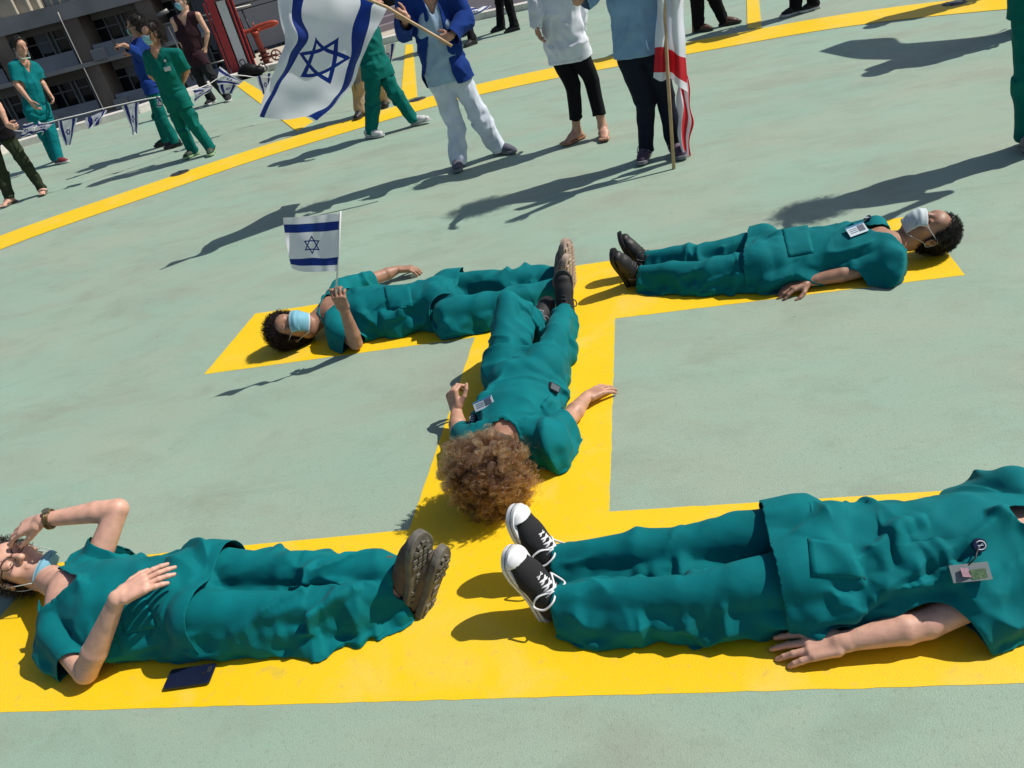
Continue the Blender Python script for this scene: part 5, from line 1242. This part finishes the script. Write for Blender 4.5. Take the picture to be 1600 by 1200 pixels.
bp=B3['base']; c=AT(180,70,bp,-.38); m=MB(); m.box(c,(.036,.004,.072),[nrm(V3(-.35,1,0)),nrm(V3(-1,-.35,0)),V3(0,0,1)],.003); o=m.build('mobile_phone',M_black,base=c); tag(o,'phone held up by the woman in the blue jersey','phone')
# masked woman with hands behind her back
B4=P_('woman in green scrubs and blue mask with her hands behind her back',(333,240),(305,243),1.62,(-.35,-1),
 dict(pelvis=(272,146),chest=(255,106),neck=(243,76),head=(236,52),shL=(277,84),elL=(292,110,.05),wrL=(284,132,.16),elR=(236,118,.12),wrR=(262,134,.18)),near=1,skin='tan',face=V3(-.40,-1,-.05),
 top=sk(TEAL2,v=.09,bust=.7),bot=tr(TEAL2),footL=sn('sneaker',u_gy,s_lime,V3(.25,-1,0)),footR=sn('sneaker',u_gy,s_lime,V3(-.4,-1,0)),
 hair=dict(t='long',c='dark',grow=.008,n=600,len=.13,r=.0018,curl=.002,bias=(.1,.3,-1),bmix=.98,jit=.1),mask=dict(),seed=63)
badge_at(B4,262,108,V3(1,0,.15),.075,.05,(258,95),'plain')
# bare armed man in the vest
P_('man in a sleeveless maroon vest and charcoal trousers standing by the railing, blue mask',(359,157),(333,161),1.74,(-.25,-1),
 dict(pelvis=(303,84),chest=(293,48),neck=(289,20),head=(284,2),shL=(309,24),elL=(324,50),wrL=(321,73),shR=(271,32),elR=(281,60),wrR=(290,80)),near=1,skin='fair',face=V3(-.5,-1,-.05),
 top=dict(m=MAROON,name='vest',sleeve=-1,shf=.72,hem=.13,r=shirtR,sr=(.058,.056,.06),v=.06),bot=tr(CHAR),footL=sn('sneaker',M_canvas,s_white,V3(.3,-1,0)),footR=sn('sneaker',M_canvas,s_white,V3(-.3,-1,0)),
 hair=dict(t='short',c='dark',grow=.010,n=400,len=.02,r=.0015),mask=dict(),seed=64)
# woman at the left edge holding the string
P_('person in olive trousers and sandals at the left edge holding the bunting string',(70,302),(20,318),1.66,(.7,-.9),
 dict(pelvis=(-14,196),knL=(38,252),knR=(-2,262),shL=(-28,130),elL=(-2,165,-.1),wrL=(12,196,-.15),head=(-48,105)),near=0,skin='fair',head_vis=True,
 top=sk(BLK,v=None),bot=tr(OLIVE,r=(.085,.060,.046),end=.90),footL=dict(t='flip',T=V3(.5,-1,0),U=V3(0,0,1),th=.014),footR=dict(t='flip',T=V3(-.1,-1,0),U=V3(0,0,1),th=.014),
 handL=dict(d=V3(1,-.2,-.4),n=V3(0,-1,.2),t=V3(0,0,1),curl=(60,60,30)),hair=dict(t='long',c='dark',n=0),seed=65)
# walker behind the big flag
P_('walking person in green trousers and white slip on shoes behind the large flag',(650,196),(580,216),1.66,(1,-.45),
 dict(pelvis=(584,92),knL=(612,132),knR=(579,152),elR=(556,45,-.15),wrR=(576,14,-.2),elL=(565,40,.15),wrL=(580,8,.1)),near=1,skin='fair',
 top=sk(TEAL2,v=None),bot=tr(TEAL2,r=(.094,.066,.056)),footL=dict(t='slip',name='slip_on_shoe',T=V3(1,-.1,.12),U=V3(-.12,0,1),upper=u_white,sole=s_white,rocker=.5,s=.95),footR=dict(t='slip',name='slip_on_shoe',T=V3(1,-.3,0),U=V3(0,0,1),upper=u_white,sole=s_white,rocker=.5,s=.95),
 hair=dict(t='long',c='dark',n=0),seed=66)
P_('person in beige trousers half hidden behind the green trouser legs',(603,165),(567,182),1.74,(-.3,-1),
 dict(pelvis=(562,60),head=(538,-60)),near=0,skin='tan',top=dict(m=OLIVE,name='shirt',sleeve=.7,hem=.10,r=shirtR,v=None),bot=tr(BEIGE,r=(.098,.080,.076)),footL=sn('shoe',M_leather,M_black,V3(.2,-1,0)),footR=sn('shoe',M_leather,M_black,V3(-.2,-1,0)),hair=dict(t='short',c='dark',n=0),seed=67)
# woman in the cardigan
P9=P_('woman in pale tunic and open royal blue cardigan holding the large flag',(783,240),(718,262),1.60,(.05,-1),
 dict(pelvis=(694,98),chest=(676,28),knL=(748,172),knR=(708,180),shL=(700,-25),elL=(727,22,-.05),wrL=(705,56,-.22),shR=(632,-22),elR=(628,42,-.02),wrR=(636,28,-.20)),near=1,skin='tan',fat=1.0,
 top=dict(m=PALET,name='tunic',sleeve=.0,hem=.08,r=(.118,.108,.114,.078),sr=(.058,.056,.06),v=.02,bust=.9),over=dict(m=RBLUE,name='cardigan',sleeve=1.85,hem=.11,r=(.128,.120,.122,.086),sr=(.064,.060,.07),sr2=(.060,.054,.044),v=.02,open=True,flare=1.1),
 bot=tr(PALEB,r=(.094,.074,.066),end=.95,bunch=.9),
 handL=dict(d=V3(-1,-.15,-.1),n=V3(0,-1,.3),t=V3(-.2,.1,.9),curl=(70,70,40)),handR=dict(d=V3(-.6,-.3,.5),n=V3(-.3,-1,.0),t=V3(.5,0,.8),curl=(70,70,40)),
 footL=sn('sneaker',u_grey,s_grey,V3(.9,-.55,0)),footR=sn('sneaker',u_grey,s_grey,V3(.1,-1,0)),hair=dict(t='long',c='dark',n=300,len=.1),seed=68)
# white coat
P_('person in a long white coat, black cropped leggings and flip flops',(944,214),(904,219),1.62,(-.35,-1),
 dict(pelvis=(882,58),chest=(868,-10),knL=(922,112),knR=(893,120),elR=(836,5,-.05),wrR=(836,36,-.05),elL=(905,0,.1),wrL=(905,50,.15)),near=1,skin='tan',
 top=dict(m=WHITEC,name='white_coat',sleeve=1.7,hem=.12,r=(.118,.112,.115,.080),sr2=(.058,.052,.046),v=None,flare=1.1),bot=tr(BLK,r=(.084,.060,.050),end=.62,top=.0,kw=dict(ex=(.03,.02),crease=.006)),
 handR=dict(d=V3(.05,-.1,-1),n=V3(-1,-.2,0),t=V3(0,-1,0),curl=(20,25,15)),
 footL=dict(t='flip',T=V3(.05,-1,0),U=V3(0,0,1),th=.016,sole=mat('tan_flipflop',(.35,.16,.09),.6)),footR=dict(t='flip',T=V3(-.75,-.75,0),U=V3(0,0,1),th=.016,sole=mat('tan_flipflop',(.35,.16,.09),.6)),
 hair=dict(t='long',c='dark',n=200,len=.1),seed=69)
# light blue shirt and jeans
P_('person in a sky blue shirt and dark jeans beside the red and white flag',(1057,242),(1010,248),1.60,(-.12,-1),
 dict(pelvis=(1000,60),chest=(990,-20),knL=(1038,140),knR=(1006,145),elL=lambda J:J['shL']+V3(.16,-.16,-.20),wrL=lambda J:J['elL']+V3(-.12,-.16,.18),elR=lambda J:J['shR']+V3(-.20,-.14,-.14),wrR=lambda J:J['elR']+V3(.10,-.14,.20)),near=1,skin='tan',fat=1.08,
 top=dict(m=SKYT,name='shirt',sleeve=.8,hem=.035,r=(.122,.114,.116,.080),sr=(.06,.06,.07),v=None,bust=.8),bot=tr(NAVY,r=(.090,.064,.050),end=.93,kw=dict(ex=(.05,.03),crease=.009)),
 footL=sn('sneaker',u_purp,s_grey,V3(.25,-1,0),laces=mat('lilac_lace',(.3,.25,.32),.8)),footR=sn('sneaker',u_purp,s_grey,V3(-.25,-1,0),laces=mat('lilac_lace',(.3,.25,.32),.8)),hair=dict(t='long',c='dark',n=700,len=.16,r=.002,curl=.01,freq=3,steps=12),seed=70)
# distant black trousers
P_('person in black boots and black clothes partly behind the blue cardigan',(740,70),(726,56),1.72,(-.8,-.8),dict(pelvis=(712,-28)),skin='tan',top=dict(m=BLK,name='shirt',sleeve=1.8,hem=.12,r=shirtR,v=None),bot=tr(BLK),hair=dict(t='short',c='dark',n=0),footL=sn('boot',M_leather,M_black,V3(-.8,-.8,0)),footR=sn('boot',M_leather,M_black,V3(-.8,-.6,0)),seed=71)
P_('person in black trousers by the curb between the cardigan and white coat',(806,48),(784,47),1.74,(-.9,-.6),dict(pelvis=(783,-48)),skin='tan',top=dict(m=NAVY,name='shirt',sleeve=1.8,hem=.12,r=shirtR,v=None),bot=tr(BLK),hair=dict(t='short',c='dark',n=0),footL=sn('shoe',M_leather,M_black,V3(-1,-.3,0)),footR=sn('shoe',M_leather,M_black,V3(-1,-.3,0)),seed=72)
P_('person in black trousers and brown shoes at the top, striding beside a wooden pole',(1133,40),(1092,50),1.72,(.9,-.6),dict(pelvis=(1092,-82),knL=(1112,-15),knR=(1088,-15)),skin='tan',top=dict(m=BLK,name='shirt',sleeve=1.8,hem=.12,r=shirtR,v=None),bot=tr(BLK,r=(.088,.062,.052)),hair=dict(t='short',c='dark',n=0),footL=sn('shoe',mat('brown_leather',(.09,.04,.02),.5),M_black,V3(1,-.3,0)),footR=sn('shoe',mat('brown_leather',(.09,.04,.02),.5),M_black,V3(.8,-.5,0)),seed=73)
P_('person at the top edge of whom only dark sneakers with pale soles show',(1272,15),(1243,22),1.74,(-.9,-.4),{},skin='tan',top=dict(m=BLK,name='shirt',sleeve=.7,hem=.12,r=shirtR,v=None),bot=tr(BLK),hair=dict(t='short',c='dark',n=0),footL=sn('sneaker',M_canvas,s_white,V3(-1,-.4,0)),footR=sn('sneaker',M_canvas,s_white,V3(-1,-.4,0)),seed=74)
# right edge
P_('person in dark teal scrubs and grey sneakers cut off by the right edge',(1646,226),(1603,229),1.50,(-.25,-1),
 dict(pelvis=(1636,-38),elL=lambda J:J['shL']+V3(.22,-.08,-.20),wrL=lambda J:J['elL']+V3(-.10,-.10,.22),elR=lambda J:J['shR']+V3(-.22,-.08,-.20),wrR=lambda J:J['elR']+V3(.10,-.10,.22)),near=1,skin='tan',
 top=sk(TEAL2,v=.04),bot=tr(TEAL2,r=(.086,.068,.058),bunch=1.1),footL=sn('sneaker',u_grey,s_grey,V3(.2,-1,0)),footR=sn('sneaker',mat('grey_pink_knit',(.22,.19,.20),.7,var=.3,vs=40),s_grey,V3(-.2,-1,0)),hair=dict(t='long',c='dark',n=800,len=.14,r=.002,curl=.01,freq=3,steps=12),seed=75)
P_('person beyond the top right corner holding the flag whose shadow lies on the deck',(1640,40),(1600,44),1.72,(-.5,-1),{},skin='tan',top=sk(TEAL2,v=None),bot=tr(TEAL2),hair=dict(t='short',c='dark',n=0),seed=76)
P_('person just above the picture whose shadow crosses the ring at top right',(1590,-20),(1560,-16),1.72,(-.5,-1),{},skin='tan',top=sk(TEAL2,v=None),bot=tr(BLK),hair=dict(t='short',c='dark',n=0),seed=77)
# ---------------------------------------------------------------- flags
BLUE=(.004,.030,.235,1); WH=(.80,.82,.88,1)
M_flag=flag_mat('flag_cloth',WH,BLUE,1.55,.155,.115,.235,.032,.38)
def cgrid(C,nu,nv):
    C=np.asarray(C,float)
    A=np.array([smooth_path(r,nv) for r in C]); B=np.array([smooth_path(A[:,j],nu) for j in range(A.shape[1])]); return B.transpose(1,0,2)
def flag_mesh(name,C,mt,par=None,base=None,nu=6,nv=6,uvf=None,wob=.004,seed=2,uc=None,vc=None):
    C=np.asarray(C,float); Gd=cgrid(C,nu,nv); a,b=Gd.shape[:2]; P=Gd.reshape(-1,3); 
    base=P.mean(0) if base is None else base
    fu=np.interp(np.arange(a)/nu,np.arange(C.shape[0]),uc if uc is not None else np.linspace(0,1,C.shape[0])); fv=np.interp(np.arange(b)/nv,np.arange(C.shape[1]),vc if vc is not None else np.linspace(0,1,C.shape[1]))
    Q=np.array([(i*b+j,i*b+j+1,(i+1)*b+j+1,(i+1)*b+j) for i in range(a-1) for j in range(b-1)])
    P=P+mesh_nor(P,Q)*(waves(P,14,seed)*wob)[:,None]
    o=mesh_obj(name,P,Q,mt,par,base); me=o.data; uv=me.uv_layers.new(name='UVMap'); UVg=np.array([(fu[i],fv[j]) for i in range(a) for j in range(b)])
    if uvf: UVg=np.array([uvf(u,v) for u,v in UVg])
    li=np.zeros(len(me.loops),np.int32); me.loops.foreach_get('vertex_index',li); uv.data.foreach_set('uv',UVg[li].astype(np.float32).ravel())
    return o
# the big flag on the wooden pole of the woman in the blue cardigan
b9=np.array([-1.55,5.05,0])
rows=[(0,[(440,-52),(458,-46),(490,-36),(522,-24),(560,-9),(588,4),(605,12)],[0,0,0,0,0,0,0]),
(.26,[(433,-12),(458,-8),(476,-6),(518,-2),(563,8),(581,10),(603,17)],[.05,.0,-.05,.10,.02,-.04,0]),
(.38,[(438,33),(456,30),(472,30),(515,35),(553,35),(578,33),(594,36)],[.02,-.06,.04,.14,0,-.05,0]),
(.50,[(445,62),(465,60),(482,57),(508,64),(549,57),(573,53),(584,54)],[.0,-.08,-.04,.04,-.04,0,.06]),
(.62,[(438,87),(453,89),(468,84),(502,97),(547,90),(561,87),(574,74)],[-.04,-.10,-.02,.0,-.06,.0,.09]),
(.75,[(424,120),(436,122),(447,118),(490,136),(533,136),(549,126),(561,105)],[-.04,-.06,0,.02,-.05,.02,.09]),
(.88,[(412,150),(418,154),(427,150),(475,163),(514,163),(531,153),(543,143)],[.03,-.03,.02,-.04,.0,.02,.06]),
(1.,[(404,176),(406,182),(413,184),(446,187),(480,182),(496,189),(502,180)],[.05,.0,-.02,-.07,.02,.0,.02])]
UU=[0,.18,.28,.38,.50,.66,.83,1.]; VV=[0,.115,.27,.5,.73,.885,1]
C=[[AT(x,y,b9,o+u*(-.15+.60*v)-(1-u)*.35*(1-v)) for (x,y),o,v in zip(r[1],r[2],VV)] for r,u in zip(rows,UU)]
bf=AT(560,60,b9); 
o=flag_mesh('flag',C,M_flag,base=bf,nu=8,nv=8,uc=UU,vc=[0,.115,.27,.5,.73,.885,1],wob=.006); tag(o,'large white flag with blue stripes and star flying from the tilted wooden pole','flag')
pa,pb=AT(606,12,b9),G9R if 'G9R' in globals() else AT(690,62,b9)
m=MB(); a_=AT(436,-58,b9,-.36); e_=AT(706,72,b9,-.10); pts=[a_,AT(522,-24,b9,-.17),AT(604,11,b9,-.01),AT(640,33,b9,-.05),AT(688,61,b9,-.10),e_]; m.tube(pts,.0125,8); o=m.build('flag_pole',M_wood,base=pts[2],smooth=True); tag(o,'pale wooden pole of the large flag held by the woman in the blue cardigan','flag pole')
# small flag on a white stick in the hand of the far left woman
hb=FLp['J']['wrR']; 
C=[[AT(x,y,hb,o) for (x,y),o in zip(r,z)] for r,z in [
 ([(531,334),(530,365),(529,395),(528,424)],[0,0,0,0]),([(510,335),(508,368),(508,398),(510,424)],[.03,.02,0,-.02]),([(488,337),(487,368),(488,397),(490,425)],[-.02,.01,.02,.02]),([(465,339),(466,370),(469,399),(470,424)],[.02,.03,.0,.01]),([(442,340),(446,370),(451,400),(456,419)],[-.02,.0,-.02,.0])]]
M_flag2=flag_mat('small_flag_cloth',WH,BLUE,1.0,.145,.12,.175,.022,.3)
o=flag_mesh('hand_flag',C,M_flag2,base=AT(528,400,hb),nu=8,nv=8,wob=.002,uvf=lambda u,v:(1-u,v)); tag(o,'small white flag with blue stripes and star held up by the far left lying woman','flag')
m=MB(); m.tube([AT(532,330,hb,.002),AT(529,400,hb,.002),AT(524,470,hb,.0)],.0045,8); o=m.build('flag_stick',M_white,base=AT(526,440,hb),smooth=True); tag(o,'white plastic stick of the small flag held by the far left lying woman','flag stick')
# bunting
path=[(22,204,0),(40,204,0),(75,192,.1),(100,185,.2),(130,178,.4),(160,170,.6),(195,162,.8),(222,156,1.),(245,152,1.2),(262,149,1.5),(300,141,2.2),(325,132,2.8),(350,118,3.2),(378,118,3.6),(404,121,3.8),(440,118,3.6),(520,98,2.5),(592,74,1.2)]
bB=np.array([-7.4,7.4,0])
def BP(x,y,o): return AT(x,y,bB,o*.30)
sp_=smooth_path([BP(*p) for p in path],5); m=MB(); m.tube(sp_,.006,5); o=m.build('bunting_string',M_white,base=sp_[0],smooth=True); tag(o,'long white string of the bunting held between the people at upper left','string')
M_flag3=flag_mat('bunting_cloth',(.80,.82,.88,1),(.02,.03,.22,1),1.25,.17,.10,.20,.04,.3)
def bunt(quad,o,lb,seed,rot=False,fold=.05):
    q=[np.array(p,float) for p in quad]; C=[]
    for i in range(5):
        u=i/4; row=[]
        for j in range(5):
            v=j/4; a=(q[0]*(1-u)+q[1]*u)*(1-v)+(q[3]*(1-u)+q[2]*u)*v; row.append(BP(a[0],a[1],o)+FH*fold*math.sin(u*5+v*4+seed)+RT*.0)
        C.append(row)
    f=flag_mesh('bunting_flag',C,M_flag3,nu=4,nv=4,wob=.006,seed=seed,uvf=(lambda u,v:(v,u)) if not rot else (lambda u,v:(u,v))); tag(f,lb,'flag','flags on the bunting string')
bunt([(33,196),(52,190),(50,212),(36,214)],0,'crumpled bunting flag nearest the hand at the left edge',1,True,.06)
bunt([(56,190),(83,190),(70,210),(58,207)],.1,'twisted bunting flag in front of the legs of the man with red shoes',2,True,.08)
bunt([(90,189),(120,185),(112,225),(101,228)],.25,'hanging bunting flag with a clear star beside the red shoes man',3,False,.03)
bunt([(137,182),(166,173),(158,192),(133,205)],.5,'half folded bunting flag over the white curb',4,False,.08)
bunt([(191,165),(218,160),(215,208),(207,211)],.85,'long drooping bunting flag just left of the woman in the blue jersey',5,False,.03)
bunt([(243,150),(254,156),(252,168),(246,166)],-.3,'tiny folded bunting flag in front of green trouser legs',6,True,.03)
bunt([(299,142),(332,132),(330,142),(306,158)],2.3,'crumpled bunting flag before the feet of the man in the vest',7,True,.08)
bunt([(342,104),(378,127),(374,133),(340,132)],3.3,'blown up bunting flag below the backpack',8,True,.04)
bunt([(341,132),(372,130),(364,146),(346,147)],3.3,'lower bunting flag hanging under the blown up one',9,False,.03)
bunt([(401,119),(424,114),(424,150),(410,148)],3.8,'bunting flag half hidden behind the large flag',10,False,.03)
bunt([(592,73),(618,67),(611,106),(603,102)],1.2,'bunting flag between the walking person and the blue cardigan',11,False,.03)
c=AT(722,10,np.array([-1.9,11.5,0])); bq=np.array([-1.9,11.5,0])
f=flag_mesh('hand_flag',[[AT(x,y,bq,o) for x,y,o in r] for r in [[(717,12,0),(728,20,.1),(738,26,0)],[(735,12,.1),(743,18,-.05),(752,20,0)],[(748,12,0),(757,10,.1),(768,9,0)]]],M_flag3,nu=5,nv=5,wob=.01); tag(f,'small flag held low in front of the people in black trousers behind','flag')
# red and white flag wrapped round its pole beside the woman in jeans
def band_mat(name,ax,stops):
    m=mat(name,(.7,.7,.75),.8,trans=.2); t=m.node_tree; b=t.nodes['Principled BSDF']; uv=t.nodes.new('ShaderNodeUVMap'); sp=t.nodes.new('ShaderNodeSeparateXYZ'); r=t.nodes.new('ShaderNodeValToRGB'); r.color_ramp.interpolation='CONSTANT'
    t.links.new(uv.outputs[0],sp.inputs[0]); t.links.new(sp.outputs[ax],r.inputs[0])
    for i,(p,c) in enumerate(stops):
        e=r.color_ramp.elements[i] if i<2 else r.color_ramp.elements.new(p); e.position=p; e.color=c
    t.links.new(r.outputs[0],b.inputs['Base Color']); tr=[n for n in t.nodes if n.type=='BSDF_TRANSLUCENT'][0]; t.links.new(r.outputs[0],tr.inputs[0]); return m
RED=(.62,.012,.022,1)
b12=(G(1010,245)+G(1057,240))/2-FH*.26
C=[[AT(x,y,b12,o) for x,y,o in r] for r in [
 [(1022,-75,.02),(1032,-78,-.04),(1040,-80,.03),(1050,-78,-.03),(1064,-74,.02)],
 [(1027,-20,.02),(1034,-20,-.05),(1043,-20,.04),(1054,-18,-.03),(1067,-14,.02)],
 [(1026,30,.02),(1035,30,-.05),(1045,32,.05),(1056,34,-.03),(1069,36,.02)],
 [(1024,74,.0),(1034,73,-.05),(1046,77,.05),(1059,86,-.04),(1072,90,.0)],
 [(1022,113,.0),(1033,113,-.05),(1047,112,.04),(1060,122,-.04),(1074,130,.0)],
 [(1021,121,.0),(1033,127,-.05),(1046,122,.04),(1060,135,-.04),(1076,144,.0)]]]
o=flag_mesh('flag',C,band_mat('red_band_flag',0,[(0,WH),(.60,RED),(.80,WH)]),base=AT(1045,60,b12),nu=8,nv=8,wob=.006,uc=[0,.2,.4,.60,.80,1]); tag(o,'white flag with a broad red band hanging down its pole beside the woman in jeans','flag')
C=[[AT(x,y,b12,o+.06) for x,y,o in r] for r in [[(1056,100,.0),(1062,104,-.03),(1068,110,.03),(1074,120,0)],[(1058,140,.0),(1064,143,-.04),(1070,148,.04),(1076,155,0)],[(1060,175,.0),(1066,176,-.05),(1075,182,.04),(1083,190,0)],[(1058,208,.0),(1065,212,-.04),(1072,214,.03),(1077,216,0)],[(1064,236,.0),(1068,240,-.03),(1073,243,.03),(1079,244,0)]]]
f2=flag_mesh('flag_tail',C,band_mat('red_stripe_flag',1,[(0,WH),(.35,RED),(.68,WH),(.86,RED)]),par=o,base=AT(1045,60,b12),nu=7,nv=7,wob=.012)
m=MB(); m.tube([G(1053,264),AT(1043,110,b12,-.05),AT(1036,-20,b12,0.),AT(1031,-90,b12,0)],.013,8); o=m.build('flag_pole',M_wood,base=G(1053,264),smooth=True); tag(o,'wooden pole of the red and white flag standing on the deck','flag pole')
m=MB(); bb=G(1083,52); m.tube([bb,AT(1082,-10,bb),AT(1079,-110,bb)],.014,8); o=m.build('flag_pole',M_wood,base=bb,smooth=True); tag(o,'wooden pole held by the distant person in black trousers at top','flag pole')
m=MB(); bb=G(561,184); m.tube([bb,AT(551,130,bb),AT(530,20,bb)],.014,8); o=m.build('flag_pole',mat('olive_pole',(.25,.24,.12),.5),base=bb,smooth=True); tag(o,'thin olive pole standing beside the beige trousers behind the large flag','flag pole')
# a flag flown outside the picture whose shadow falls on the deck
def over(px,py,z): g=G(px,py); return g+SD*(z/SD[2])
T_=[(1280,80),(1322,65),(1345,62),(1395,59),(1408,67),(1440,66),(1540,56),(1572,44)]; B_=[(1281,81),(1330,91),(1360,93),(1420,93),(1440,88),(1480,79),(1535,61),(1572,46)]
C=[[over(*t,2.55),over((t[0]+b[0])/2,(t[1]+b[1])/2,2.25),over(*b,1.95)] for t,b in zip(T_,B_)]
o=flag_mesh('flag',C,M_flag,nu=4,nv=5,wob=0); tag(o,'flag flying above the top right outside the picture, known by its long shadow','flag')
